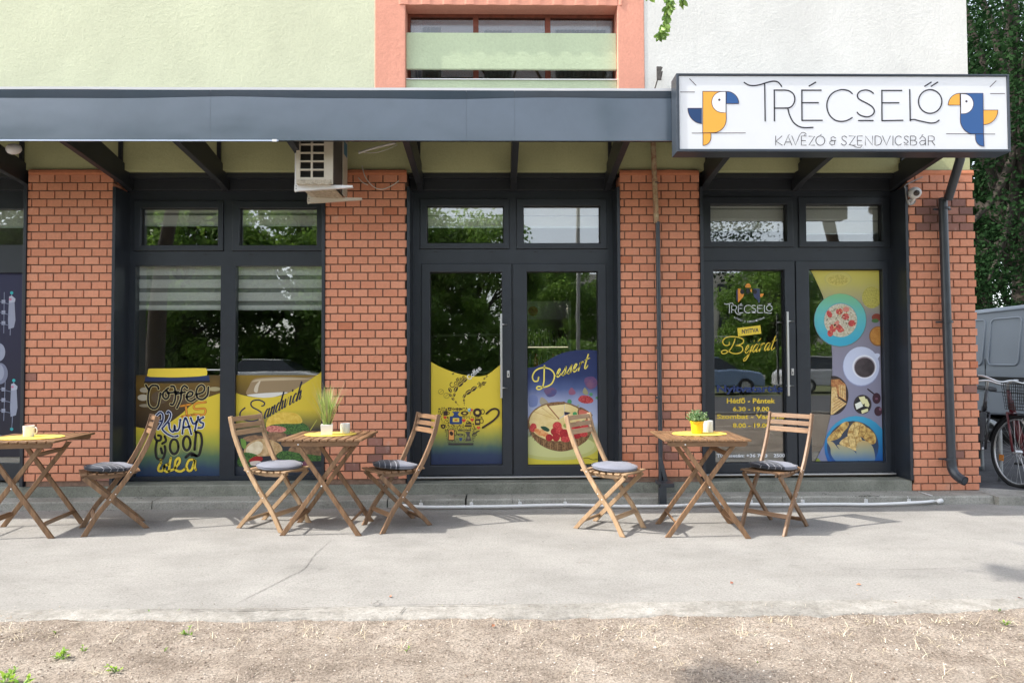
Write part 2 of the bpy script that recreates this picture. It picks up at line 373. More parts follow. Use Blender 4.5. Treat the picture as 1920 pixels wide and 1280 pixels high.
# ================================================================ BUILDING
bld = empty('building', (0, .3, 0), label='corner building with green, pink and white plaster over orange brick pillars', cat='building')
def part(mb, name, mat, parent=bld, label=None, **k):
    o = mb.build(name, mat, **k)
    if parent is not None:
        o.parent = parent; o.matrix_parent_inverse = Matrix.Translation(-parent.location)
    if label: o['label'] = label
    return o
def sub(mb, name, mat, parent, label=None, **k):
    o = mb.build(name, mat, **k); o.parent = parent
    if label: o['label'] = label
    return o
WY = .035; WT = 3.045      # plaster face and its lower edge
XR = 4.41                  # corner of the building
xg, xp0, xo0, xo1, xp1 = (W(703, 80, WY).x, W(703, 80, WY).x, W(760, 80, WY).x, W(1158, 80, WY).x, W(1208, 80, WY).x)
zb = W(960, 160, WY).z
def wallgrid(x0, x1, z0, z1, y=WY, th=.3):
    m_ = MB(); m_.box(x0, x1, y, y+th, z0, z1); return m_
ZP0 = 3.395
part(wallgrid(-16, xg, ZP0, 10), 'green_wall', M['green'], label='pale green plastered upper wall')
part(wallgrid(xp1, XR, ZP0, 10), 'white_wall', M['white'], label='white plastered upper wall')
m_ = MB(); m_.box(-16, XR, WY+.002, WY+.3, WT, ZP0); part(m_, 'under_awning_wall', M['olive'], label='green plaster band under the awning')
m_ = MB(); m_.box(xp0, xo0, WY-.006, WY+.29, ZP0, 10); part(m_, 'pink_pilaster', M['pink'], bevel=.006)
m_ = MB(); m_.box(xo1, xp1, WY-.006, WY+.29, ZP0, 10); part(m_, 'pink_pilaster', M['pink'], bevel=.006)
# body of the building behind the facade (side wall on the right, back, roof with a gap added over the loggia for sky light)
m_ = MB(); m_.box(XR-.3, XR, WY+.3, 9.5, -.05, 10); m_.box(-16, -15.7, WY+.3, 9.5, -.05, 10); m_.box(-15.7, XR-.3, 9.2, 9.5, -.05, 10); m_.box(-16, xo0, WY, 9.5, 10, 10.3); m_.box(xo1, XR, WY, 9.5, 10, 10.3); m_.box(xo0, xo1, 1.5, 9.5, 10, 10.3); part(m_, 'side_wall', M['white'])
# ceiling / interior shell of the shop and of the loggia
m_ = MB(); m_.box(-15.7, XR-.3, WY+.31, 9.2, 3.06, 3.30); part(m_, 'floor_slab', simple('interior_ceiling', (.35,.34,.32), .9))
# loggia
lz0 = W(960, 151, WY+.05).z; pz0 = W(960, 130, WY+.045).z; pz1 = W(960, 62, WY+.045).z; lin = W(960, 9, WY-.015).z
PY = WY+.045
m_ = MB(); m_.box(xo0+.002, xo1-.002, PY, PY+.03, pz0, pz1); part(m_, 'parapet_panel', M['green2'], bevel=.004, label='green parapet panel across the upstairs window')
m_ = MB(); m_.box(xo0+.002, xo1-.002, PY, PY+.2, 3.30, lz0); part(m_, 'parapet_base', M['green2'])
m_ = MB(); m_.box(xo0+.004, xo1-.004, PY-.012, PY+.22, lz0+.001, lz0+.009); part(m_, 'pale_sill', M['lip'])
# lintel with dentils
m_ = MB(); m_.box(xo0, xo1+.0, WY-.008, WY+.165, lin+.0, 5.6); part(m_, 'pink_lintel', M['pink'])
m_ = MB()
for k in range(-1, 11):
    xa = W(765.5 + 41.2*k + 23, 4, WY).x; xb = min(W(765.5 + 41.2*k + 41.2, 4, WY).x, W(1167, 4, 0).x)
    if xb - xa < .03: continue
    m_ = MB(); m_.prism([(xa, WY-.0085), (xa+.018, WY-.0135), (xb, WY-.0135), (xb, WY-.0085)], 'z', lin+.001, 5.2); part(m_, 'lintel_rib', M['pink'])
FY = WY+.17
fr = simple('red_brown_window_frame', (.22, .065, .04), .7, 0, .25, 18)
hz1 = W(960, 33, FY).z; hz0 = pz1-.4; hx = [W(x, 45, FY).x for x in (769, 887, 897, 1022, 1032, 1150)]
m_ = MB(); m_.grid((xo0+.003, hz0-.2, xo1-.003, lin+.02), [(hx[0], hz0, hx[1], hz1), (hx[2], hz0, hx[3], hz1), (hx[4], hz0, hx[5], hz1)], FY, FY+.06)
lf = part(m_, 'loggia_window', fr, label='red framed three-pane window over the pink-trimmed loggia')
for i in (0, 2, 4):
    m_ = MB(); m_.box(hx[i]-.005, hx[i+1]+.005, FY+.02, FY+.026, hz0-.01, hz1+.01); sub(m_, 'pane', M['oldglass'], lf)
ncm = simple('net_curtain', (.55, .58, .6), .9)
for (a, b, dz) in ((hx[0]+.1, hx[0]+.28, .02), (hx[2]+.05, hx[2]+.32, .05), (hx[4]+.06, hx[5]-.05, .04)):
    m_ = MB(); nn = int((b-a)/.008); vs = []
    for i in range(nn+1): x = a+(b-a)*i/nn; vs += [(x, FY+.16+.006*math.sin(i*1.3), hz0), (x, FY+.16+.006*math.sin(i*1.3), hz1-dz)]
    m_.add(vs, [(2*i, 2*i+2, 2*i+3, 2*i+1) for i in range(nn)]); part(m_, 'curtain', ncm, smooth=True)
m_ = MB(); m_.box(xo0, xo1, 1.4, 1.5, 3.3, 10); m_.box(xo0-.1, xo0, WY+.3, 1.5, 3.3, 10); m_.box(xo1, xo1+.1, WY+.3, 1.5, 3.3, 10); part(m_, 'loggia_inner_wall', simple('loggia_white', (.80, .82, .85), .9))
# thin storage items seen in the gap
def gapthing(): 
    t = empty('folded_chair', (W(900,140,.5).x, .55, 3.32), label='folded wooden chair stored behind the loggia parapet gap', cat='chair')
    zz = 3.32
    for (a, b) in [((895,118),(925,160)), ((940,118),(915,160)), ((970,125),(958,160)), ((1000,122),(1020,160))]:
        p, q = W(*a, .5), W(*b, .5); fm = MB(); fm.bar((p.x, .5, p.z), (q.x, .5, q.z), .02, .03, (0,1,0)); o = sub(fm, 'leg', M['wood_z'], t); o.matrix_parent_inverse = Matrix.Translation(-t.location)
    m2 = MB()
    p, q = W(1045, 120, .6), W(1100, 137, .6); m2.box(p.x, q.x, .58, .6, q.z, p.z)
    for x in (1048, 1098):
        p = W(x, 150, .6); m2.box(p.x-.015, p.x+.015, .56, .579, 3.32, q.z+.02)
    t2 = empty('wooden_rack', (W(1070,150,.6).x, .6, 3.32), label='dark wooden rack standing in the loggia behind the gap', cat='rack')
    o = sub(m2, 'frame', M['wood_z'], t2); o.matrix_parent_inverse = Matrix.Translation(-t2.location)
gapthing()
m_ = MB(); m_.box(W(800,140,1.2).x, W(905,140,1.2).x, 1.2, 1.25, 3.31, 4.4); tag(m_.build('storage_board', simple('dark_navy_board', (.03, .035, .05), .7)), 'dark board leaning inside the loggia behind the parapet gap', 'board')
m_ = MB()
for i in range(4): m_.box(W(776,140,.8).x+.045*i, W(776,140,.8).x+.045*i+.032, .8, .83, 3.31, 4.3)
tag(m_.build('slatted_panel', simple('pale_blue_panel', (.45, .5, .6), .7)), 'pale slatted panel at the left end of the loggia gap', 'panel')
# ---------------------------------------------------------------- brick pillars
PT = 3.045
def pillar(xa, xb, zbot, phase, seed, right_return=False, left_return=False, label=None, stain=None, ztop=PT, y1=.40):
    r = random.Random(seed); core = MB(); core.box(xa+.012, xb-.012, .012, y1, zbot, ztop-.002)
    o = part(core, 'brick_pillar', M['mortar'], label=label)
    bk = MB(); PX, PZ, J = .1366, .0752, .0115
    zt = ztop-.055; k = 0
    z = zt
    while z - PZ > zbot - .03:
        za = max(z-PZ+J, zbot+.003); ze = z
        if ze - za > .012:
            off = phase + (PX/2 if k % 2 else 0); x = xa + ((off) % PX) - PX
            while x < xb:
                a, b = max(x, xa), min(x+PX-J, xb); ja = .0012*(r.random()-.5)
                if b - a > .012:
                    t = .25+.5*r.random()
                    if r.random() < .015: t = .03
                    if r.random() < .012 and za < 1.2: t = .95
                    if za < .45 and r.random() < .06: t = .93+.06*r.random()
                    if stain and stain(((a+b)/2), (za+ze)/2, r): t = .93+.07*r.random()
                    e = .0015*r.random(); c = .0018
                    # chamfered face
                    y0 = e; yb = .013; a += ja if a > xa else 0; b += .0016*(r.random()-.5) if b < xb else 0
                    vs = [(a+c,y0,za+c),(b-c,y0,za+c),(b-c,y0,ze-c),(a+c,y0,ze-c),(a,y0+c,za),(b,y0+c,za),(b,y0+c,ze),(a,y0+c,ze),(a,yb,za),(b,yb,za),(b,yb,ze),(a,yb,ze)]
                    fs = [(0,1,2,3)]+[(4+i,4+(i+1)%4,(i+1)%4,i) for i in range(4)]+[(8+i,8+(i+1)%4,4+(i+1)%4,4+i) for i in range(4)]
                    bk.add(vs, fs, 0, t)
                x += PX
            for side, flag in ((xa, left_return), (xb, right_return)):
                if not flag: continue
                y = .016 + (PX/2 if k % 2 == 0 else 0)
                while y < y1:
                    ye = min(y+PX-J, y1); sx = side-.001 if side == xb else side+.001
                    a, b = (side-.0125, side-.0005) if side == xb else (side+.0005, side+.0125)
                    bk.box(a, b, y, ye, za, ze, 0, .12+.75*r.random()); y += PX
        z -= PZ; k += 1
    sub(bk, 'brickwork', M['brick'], o)
    cp = MB(); n = 24; vs = []
    for i in range(n+1):
        x = xa+(xb-xa)*i/n; dz = .006*fbm(x, seed, 8)
        vs += [(x, .003, zt-.002), (x, -.002, zt+.02), (x, .004, ztop-.008+dz), (x, .03, ztop-.004+dz)]
    cp.add(vs, [(4*i+q, 4*i+q+4, 4*i+q+5, 4*i+q+1) for i in range(n) for q in range(3)])
    sub(cp, 'render_cap', M['capm'], o)
    return o
low = lambda x, z, r: z < .62 and x > -1.35 and r.random() < .55 and False
pillar(-4.285, -3.52, SZ, .107, 1, True, False, 'leftmost brick pillar')
pillar(-1.593, -.852, SZ, .12, 2, False, False, 'brick pillar behind the plant table', stain=lambda x, z, r: z < .60 and x > -1.25 and r.random() < .35)
pillar(1.11, 1.846, SZ, .115, 3, True, True, 'brick pillar with the narrow patched drainpipe')
sx0, sx1, sz1, sz0 = W(1722, 400, 0).x, W(1815, 400, 0).x, W(1760, 380, 0).z, W(1760, 436, 0).z
pillar(3.79, 4.42, KZ+.004, .08, 4, True, False, 'corner brick pillar under the sign', stain=lambda x, z, r: sx0 < x < sx1 and sz0 < z < sz1)
# ---------------------------------------------------------------- lintel zone above the openings + jamb cladding
GY = .26
openings = [(-8.0, -4.285), (-3.52, -1.593), (-.852, 1.11), (1.846, 3.79)]
for i, (a, b) in enumerate(openings):
    m_ = MB(); m_.box(a+.002, b-.002, .20, .42, 2.90, WT+.02); m_.box(a+.002, b-.002, .12, .199, 3.0, WT+.01)
    part(m_, 'lintel_cladding', M['anth_dark'], bevel=.003)
def jamb(x, side, top=2.88):
    m_ = MB()
    if side > 0: m_.box(x+.002, x+.03, -.012, .30, SZ+.002, top)
    else: m_.box(x-.03, x-.002, -.012, .30, SZ+.002, top)
    part(m_, 'jamb_cladding', M['anth'], bevel=.002)
for (a, b) in openings:
    if a > -5: jamb(a, 1)
    jamb(b, -1)
# ================================================================ INTERIOR
wallm = simple('cafe_wall', (.24, .22, .20), .85, 0, .1, 2)
m_ = MB(); m_.box(-15.7, XR-.31, 5.2, 5.3, SZ, 3.06); m_.box(-4.0, -3.8, .62, 5.2, SZ, 3.06); m_.box(-1.25, -1.17, .62, 3.2, SZ, 3.06); m_.box(1.4, 1.5, .62, 3.4, SZ, 3.06); struct('interior_wall', m_, wallm)
m_ = MB(); m_.box(-15.7, XR-.31, .46, 5.2, -.05, SZ-.01); struct('interior_floor', m_, simple('tile_floor', (.16, .15, .14), .35, 0, .2, 3))
# ================================================================ FLAT ARTWORK (printed films, lettering, sign faces)
_cm = {}
def cmat(c, rough=.45):
    if isinstance(c, bpy.types.Material): return c
    key = (c, rough)
    if key not in _cm: _cm[key] = simple('print_colour', srgb(*c), rough)
    return _cm[key]
def gradz(name, stops, Y, px=900, hz=(0, 1), mott=.0, rough=.45):
    """vertical printed gradient; stops = (photo y, rgb)"""
    m, n, p = newmat(name); v = coord(n); sx = n.nodes.new('ShaderNodeSeparateXYZ'); n.links.new(v, sx.inputs[0])
    zs = [(W(px, y, Y).z, srgb(*c)) for y, c in stops]; zs.sort(key=lambda t: t[0]); z0, z1 = zs[0][0], zs[-1][0]
    mr = n.nodes.new('ShaderNodeMapRange'); mr.inputs[1].default_value = z0; mr.inputs[2].default_value = z1
    if mott:
        a = n.nodes.new('ShaderNodeMath'); a.operation = 'MULTIPLY_ADD'; n.links.new(noise(n, coord(n, (1, 1, .5)), 9, 5, .6), a.inputs[0]); a.inputs[1].default_value = mott; n.links.new(sx.outputs[2], a.inputs[2])
        b = n.nodes.new('ShaderNodeMath'); b.operation = 'SUBTRACT'; n.links.new(a.outputs[0], b.inputs[0]); b.inputs[1].default_value = mott*.5; n.links.new(b.outputs[0], mr.inputs[0])
    else: n.links.new(sx.outputs[2], mr.inputs[0])
    k = ramp(n, mr.outputs[0], [((z-z0)/(z1-z0), c) for z, c in zs]); n.links.new(k, p.inputs['Base Color']); p.inputs['Roughness'].default_value = rough
    return m
def mottle(name, a, b, sc=60, rough=.45, det=5):
    m, n, p = newmat(name); n.links.new(ramp(n, noise(n, coord(n), sc, det, .65), [(.38, srgb(*a)), (.62, srgb(*b))]), p.inputs['Base Color']); p.inputs['Roughness'].default_value = rough; return m
LAY = .00006
class Art:
    def __init__(s, Y, clip=None, tf=None):
        s.Y = Y; s.mb = MB(); s.mats = []; s.l = 0; s.tf = tf; s.clip = None
        if clip: s.clip = R(*clip, Y)
    def z(s, tf): s.tf = tf; return s
    def mi(s, c):
        m = cmat(c)
        if m not in s.mats: s.mats.append(m)
        return s.mats.index(m)
    def pt(s, x, y):
        if s.tf: x, y = s.tf[0]+x/s.tf[2], s.tf[1]+y/s.tf[2]
        p = W(x, y, s.Y); return (p.x, p.z)
    def tri(s, P, mi):
        if s.clip:
            x0, z0, x1, z1 = s.clip
            for ax, lim, sg in ((0, x0, 1), (0, x1, -1), (1, z0, 1), (1, z1, -1)):
                out = []
                for i in range(len(P)):
                    a, b = P[i], P[(i+1) % len(P)]; da, db = (a[ax]-lim)*sg, (b[ax]-lim)*sg
                    if da >= 0: out.append(a)
                    if da*db < 0: t = da/(da-db); out.append((a[0]+(b[0]-a[0])*t, a[1]+(b[1]-a[1])*t))
                P = out
                if len(P) < 3: return
        y = s.Y - s.l*LAY; n = len(P)
        ar = sum(P[i][0]*P[(i+1) % n][1]-P[(i+1) % n][0]*P[i][1] for i in range(n))
        if abs(ar) < 1e-9: return
        s.mb.add([(p[0], y, p[1]) for p in P], [tuple(range(n)) if ar > 0 else tuple(range(n-1, -1, -1))], mi)
    def poly(s, pts, c, up=1, raw=False):
        s.l += up; mi = s.mi(c); P = pts if raw else [s.pt(*p) for p in pts]
        for t in tessellate_polygon([[Vector((p[0], p[1], 0)) for p in P]]): s.tri([P[i] for i in t], mi)
        return s
    def blob(s, pts, c, up=1): return s.poly([(p.x, p.y) for p in smoothpts([(x, y, 0) for x, y in pts], 5, True)], c, up)
    def rect(s, x0, y0, x1, y1, c, up=1): return s.poly([(x0, y0), (x1, y0), (x1, y1), (x0, y1)], c, up)
    def ell(s, cx, cy, rx, ry=None, c=(0, 0, 0), a0=0, a1=360, rot=0, up=1, n=28):
        ry = ry or rx; P = []; cr, sr = math.cos(math.radians(rot)), math.sin(math.radians(rot))
        full = a1-a0 >= 360
        for k in range(n+(0 if full else 1)):
            a = math.radians(a0+(a1-a0)*k/n); u, v = rx*math.cos(a), ry*math.sin(a); P.append((cx+u*cr-v*sr, cy+u*sr+v*cr))
        if not full: P.append((cx, cy))
        return s.poly(P, c, up)
    def stroke(s, pts, wd, c, smooth=True, up=1, cal=0, closed=False, wp=None):
        """wd in photo px; cal = calligraphic contrast (thin up/side strokes, full down strokes)"""
        s.l += up; mi = s.mi(c); P = [Vector((*s.pt(*p), 0)) for p in pts]
        if smooth: P = smoothpts(P, 7, closed)
        if closed: P = P + [P[0]]
        sc = (W(960, 640, s.Y)-W(961, 640, s.Y)).length; n = len(P); L, Q = [], []
        for i, p in enumerate(P):
            a, b = P[max(i-1, 0)], P[min(i+1, n-1)]
            if closed and i in (0, n-1): a, b = P[-2], P[1]
            d = b-a
            if d.length < 1e-7: d = Vector((1, 0, 0))
            d.normalize(); nr = Vector((-d.y, d.x, 0)); h = wd*sc/2
            if cal: h *= (1-cal)+cal*max(0, -d.y)**1.2 if not wp else 1
            if wp: h *= wp[0]+(wp[1]-wp[0])*i/(n-1)
            L.append(p+nr*h); Q.append(p-nr*h)
        for i in range(n-1):
            s.tri([(L[i].x, L[i].y), (Q[i].x, Q[i].y), (Q[i+1].x, Q[i+1].y)], mi); s.tri([(L[i].x, L[i].y), (Q[i+1].x, Q[i+1].y), (L[i+1].x, L[i+1].y)], mi)
        if wd*sc > .004:
            for p in (P[0], P[-1]):
                h = wd*sc/2*((1-cal) if cal else .98)
                s.tri([(p.x+h*math.cos(k*math.pi/4), p.y+h*math.sin(k*math.pi/4)) for k in range(8)], mi)
        return s
    def ring(s, cx, cy, rx, ry, wd, c, up=1, rot=0):
        cr, sr = math.cos(math.radians(rot)), math.sin(math.radians(rot))
        P = [(cx+rx*math.cos(a)*cr-ry*math.sin(a)*sr, cy+rx*math.cos(a)*sr+ry*math.sin(a)*cr) for a in [math.radians(k*12) for k in range(30)]]
        return s.stroke(P, wd, c, False, up, closed=True)
    def text(s, t, cx, cy, wd, ht, c, rot=0, bold=0, shear=0, up=1, spacing=1.0):
        """fit a word into a wd x ht photo-pixel box centred at cx, cy"""
        cu = bpy.data.curves.new('t', 'FONT'); cu.body = t; cu.offset = bold; cu.shear = shear; cu.resolution_u = 3; cu.space_character = spacing
        o = bpy.data.objects.new('t', cu); COL.objects.link(o); bpy.context.view_layer.update()
        me = o.evaluated_get(bpy.context.evaluated_depsgraph_get()).to_mesh()
        V = [(v.co.x, v.co.y) for v in me.vertices]; me.calc_loop_triangles(); T = [tuple(t_.vertices) for t_ in me.loop_triangles]
        xs = [v[0] for v in V]; ys = [v[1] for v in V]; mx, my = (min(xs)+max(xs))/2, (min(ys)+max(ys))/2; fx, fy = wd/(max(xs)-min(xs)), ht/(max(ys)-min(ys))
        cr, sr = math.cos(math.radians(rot)), math.sin(math.radians(rot)); s.l += up; mi = s.mi(c)
        Q = []
        for x, y in V:
            u, v = (x-mx)*fx, -(y-my)*fy; Q.append(s.pt(cx+u*cr-v*sr, cy+u*sr+v*cr))
        for a, b, d in T: s.tri([Q[a], Q[b], Q[d]], mi)
        bpy.data.objects.remove(o); bpy.data.curves.remove(cu); return s
    def build(s, name): 
        return s.mb.build(name, s.mats)
INK = (34, 28, 40); NAVY = (22, 40, 88); YEL = (236, 208, 66); BLK = (18, 16, 18); WHT = (236, 238, 242)
# cursive lower-case glyphs: strokes in x-height units, baseline 0, advance
CUR = {
 'e': ([[(0,.25),(.25,.45),(.42,.85),(.28,1.0),(.12,.75),(.12,.3),(.3,.02),(.5,.12),(.62,.35)]], .52),
 's': ([[(0,.2),(.3,.75),(.42,1.05),(.44,.7),(.5,.35),(.35,.03),(.12,.08)],[(.35,.03),(.5,.1),(.62,.3)]], .52),
 'r': ([[(.05,.85),(.2,1.05),(.14,.5),(.1,0)],[(.12,.45),(.26,.85),(.42,1.04),(.54,.9)]], .56),
 't': ([[(.2,1.75),(.14,1.1),(.1,.3),(.22,.02),(.38,.1),(.5,.32)],[(-.08,1.12),(.5,1.2)]], .55),
 'a': ([[(.55,.85),(.35,1.0),(.12,.75),(.05,.3),(.2,.02),(.4,.3),(.6,1.0),(.52,.4),(.55,.05),(.68,.05),(.8,.3)]], .7),
 'n': ([[(.05,.75),(.18,1.0),(.15,.5),(.05,0)],[(.1,.3),(.35,.85),(.52,1.0),(.5,.5),(.45,.1),(.6,.02),(.78,.3)]], .68),
 'd': ([[(.55,.85),(.35,1.0),(.12,.75),(.05,.3),(.2,.02),(.42,.3),(.62,1.1),(.78,2.0),(.65,1.3),(.52,.4),(.55,.05),(.68,.05),(.8,.3)]], .7),
 'w': ([[(.0,.8),(.1,1.0),(.09,.4),(.2,.02),(.36,.3),(.46,1.0)],[(.46,1.0),(.45,.35),(.56,.02),(.72,.3),(.84,1.02)]], .95),
 'i': ([[(.1,.95),(.12,1.0),(.1,.4),(.15,.03),(.28,.04),(.42,.3)],[(.2,1.42),(.24,1.62),(.2,1.42)]], .38),
 'c': ([[(.48,.8),(.38,1.0),(.15,.75),(.08,.3),(.22,.02),(.42,.12),(.55,.35)]], .48),
 'h': ([[(.0,.4),(.3,1.3),(.4,2.0),(.28,1.5),(.1,0)],[(.12,.35),(.36,.88),(.5,1.0),(.5,.5),(.45,.1),(.58,.02),(.75,.3)]], .62),
 'j': ([[(.1,.6),(.25,1.0),(.18,.2),(.0,-.7),(-.3,-1.0),(-.4,-.75),(-.1,-.4),(.4,.3)],[(.3,1.42),(.33,1.5)]], .36),
 'á': ([[(.55,.85),(.35,1.0),(.12,.75),(.05,.3),(.2,.02),(.4,.3),(.6,1.0),(.52,.4),(.55,.05),(.68,.05),(.8,.3)],[(.45,1.35),(.68,1.7)]], .7)}
def cursive(A, word, x, y, xh, ang, wd, c, cal=.6, adv=1.0, slant=.18, yoff=0):
    ca, sa = math.cos(math.radians(ang)), math.sin(math.radians(ang)); X = 0
    A.l += 1
    for ch in word:
        st, ad = CUR[ch]
        for q in st:
            P = []
            for (u, v) in q:
                uu = (X+u+slant*v)*xh; vv = v*xh; P.append((x+uu*ca-vv*sa*1, y-uu*sa-vv*ca))
            P = [(x+((X+u+slant*v)*xh)*ca-(v*xh)*0, y-((X+u+slant*v)*xh)*sa-v*xh) for (u, v) in q]
            A.stroke(P, wd, c, cal=cal, up=0)
        X += ad*adv
# ================================================================ SHOP WINDOWS AND DOORS
GL = GY+.004            # front face of the panes
def window(name, outer, sashes, panes, label, rail=None):
    """outer: frame rect px; sashes: (sash px rect, glass px rect); panes: fixed glass px rects"""
    def rect(o): return R(*o, GY)
    m_ = MB(); m_.grid(outer, [rect(s_[0]) for s_ in sashes]+[rect(p_) for p_ in panes], GY-.028, GY+.05)
    fo = part(m_, name, M['anth'], bevel=.003, weld=True, label=label)
    return fo
def sash(parent, srect, grect, name='sash', proud=.045):
    a, b = R(*srect, GY), R(*grect, GY); m_ = MB(); i = .002
    m_.grid((a[0]+i, a[1]+i, a[2]-i, a[3]-i), [b], GY-proud, GY+.04); o = sub(m_, name, M['anth'], parent, bevel=.004, weld=True)
    # rubber gasket
    m_ = MB(); m_.grid((b[0]-.001, b[1]-.001, b[2]+.001, b[3]+.001), [(b[0]+.006, b[1]+.006, b[2]-.006, b[3]-.006)], GY-.006, GY+.002); sub(m_, 'gasket', M['black'], parent)
    return o
def pane(parent, grect):
    b = R(*grect, GY); m_ = MB(); m_.box(b[0]-.006, b[2]+.006, GL, GL+.006, b[1]-.006, b[3]+.006); return sub(m_, 'pane', M['glass'], parent)
FILM = GL-.0015
def blind(parent, grect, stripes, dy=.09, zbot=None):
    """day-night roller blind behind the pane; stripes: px y bands of opaque cloth"""
    Y = GY+dy; m_ = MB(); x0 = W(grect[0], 450, Y).x-.03; x1 = W(grect[2], 450, Y).x+.03; px = (grect[0]+grect[2])/2
    for (a, b) in stripes:
        m_.box(x0, x1, Y, Y+.002, W(px, b, Y).z, W(px, a, Y).z, 0)
    yb = stripes[-1][1]; m_.box(x0, x1, Y-.008, Y+.01, W(px, yb+2.5, Y).z, W(px, yb+.2, Y).z, 1)
    m_.box(x0, x1, Y+.012, Y+.014, W(px, yb, Y).z, W(px, stripes[0][0]-6, Y).z, 2)
    return sub(m_, 'roller_blind', [M['blind'], M['steel'], M['blind_sheer']], parent)
def slots(parent, pts):
    for (x, y) in pts:
        m_ = MB(); p = W(x, y, GY-.03); m_.box(p.x-.014, p.x+.014, GY-.0315, GY-.0285, p.z-.004, p.z+.003); sub(m_, 'drain_cap', M['black'], parent)
zt_open = 2.905
def outer(i, zb_): a, b = openings[i]; return (a+.004, zb_, b-.004, zt_open)
# ---- far left window
g0 = (-40, 393, 50, 460); g1 = (-40, 512, 48, 868)
w0 = window('shop_window', outer(0, .19), [], [g0, g1, (-420, 393, -60, 460), (-420, 512, -60, 868)], 'leftmost shop window with dark navy film, cut by the frame')
pane(w0, g0); pane(w0, g1); pane(w0, (-420, 393, -60, 460)); pane(w0, (-420, 512, -60, 868))
blind(w0, g0, [(385, 425)], .05)
A = Art(FILM, g1); A.rect(-40, 512, 48, 856, gradz('navy_film', [(512, (18, 20, 66)), (700, (14, 14, 48)), (856, (12, 12, 34))], FILM, 20))
GRY, GR2 = (148, 154, 176), (116, 122, 146)
for oy in (0, 164):
    ox = 0 if oy == 0 else 4
    A.stroke([(22+ox, 548+oy), (19+ox, 628+oy)], 1.6, GR2, False); A.stroke([(8+ox*.5, 548+oy), (7, 624+oy)], 1.4, GR2, False, 0)
    A.poly([(17+ox, 558+oy), (27+ox, 562+oy), (29+ox, 600+oy), (26+ox, 614+oy), (16+ox, 617+oy), (15+ox, 600+oy)], GRY)
    A.poly([(17+ox, 556+oy), (22+ox, 554+oy), (29+ox, 560+oy), (28+ox, 566+oy), (17+ox, 568+oy)], (176, 182, 200)); A.ell(19.5+ox, 561+oy, 2.6, 2.2, (196, 120, 150))
    for yy in (566, 586, 606): A.rect(3, yy+oy-4, 10, yy+oy+3, GRY); A.stroke([(-5, yy+oy-2), (17+ox, yy+oy+4)], 1.2, GR2, False)
    A.ell(22+ox, 549+oy, 3, 3, (38, 170, 178))
A.ell(22, 804, 3, 3, (38, 170, 178)); A.stroke([(23, 792), (22, 804)], 1.2, GR2, False)
A.ell(-2, 660, 12, 17, GRY); A.ell(0, 700, 15, 20, GR2); A.ell(-4, 698, 12, 17, GRY); A.ell(0, 824, 9, 9, GR2)
A.l += 1; o = A.build('window_film'); o.parent = w0; o['label'] = 'navy window film with grey antenna modules'
# ---- window with coffee film
T = [(268, 392, 412, 461), (452, 392, 596, 461)]; TS = [(255, 378, 422, 472), (438, 378, 612, 472)]
L = [(255, 499, 415, 892), (443, 499, 605, 890)]
o1 = outer(1, .175); w1 = window('shop_window', o1, [(TS[0], T[0]), (TS[1], T[1])], L, 'wide shop window with yellow coffee and sandwich films')
for a, b in zip(TS, T): sash(w1, a, b); pane(w1, b)
for b in L: pane(w1, b)
slots(w1, [(281, 477), (386, 477), (471, 477), (574, 476)])
for b in T: blind(w1, b, [(385, 399), (404, 422)], .045)
for b in L: blind(w1, b, [(493, 516), (524, 540), (548, 564), (572, 579)], .045)
A = Art(FILM, L[0])
yg = gradz('yellow_to_blue_film', [(690, (222, 196, 52)), (800, (216, 190, 56)), (828, (168, 168, 62)), (856, (84, 112, 84)), (878, (46, 70, 96)), (895, (36, 54, 88))], FILM, 335, mott=.09)
brown = gradz('brown_photo_print', [(690, (60, 48, 20)), (720, (104, 78, 24)), (760, (78, 58, 30)), (800, (46, 34, 20))], FILM, 335, mott=.12)
A.rect(255, 703, 415, 815, brown)
for (x, y, rx, ry, c) in [(271, 731, 9, 5, (170, 160, 140)), (268, 745, 10, 6, (190, 180, 160)), (272, 760, 11, 3, (150, 138, 116)), (402, 729, 12, 4, (170, 158, 120)), (300, 745, 16, 12, (92, 74, 54)), (345, 742, 30, 14, (84, 66, 46))]: A.ell(x, y, rx, ry, c)  # pale ones: reflections in the glass painted onto the film
curve = [(255, 800), (270, 803), (286, 806), (308, 799), (328, 785), (341, 775), (355, 762), (369, 752), (391, 744), (415, 736)]
A.poly(curve+[(415, 894), (255, 894)], yg)
A.rect(388, 692, 415, 694, (214, 216, 214))
z = (245, 680, 5.817); A.z(z)
A.blob([(190, 85), (200, 66), (260, 62), (500, 60), (790, 57), (828, 72), (832, 130), (780, 145), (500, 158), (330, 156), (190, 148), (186, 110)], YEL)
A.poly([(158, 152), (330, 158), (500, 162), (700, 152), (855, 135), (862, 192), (500, 200), (155, 200)], (28, 46, 92)); A.poly([(148, 200), (865, 192), (862, 212), (500, 222), (148, 220)], BLK)
CR = (222, 206, 150)
def ink(pts, w_, c=BLK, edge=None, ew=2.2, **k):
    if edge: A.stroke(pts, w_+ew, edge, **k)
    A.stroke(pts, w_, c, **k)
def lines(sts, w_, c, edge=None, ew=1.6):
    if edge:
        A.l += 1
        for q in sts: A.stroke(q, w_+ew, edge, up=0)
    A.l += 1
    for q in sts: A.stroke(q, w_, c, up=0)
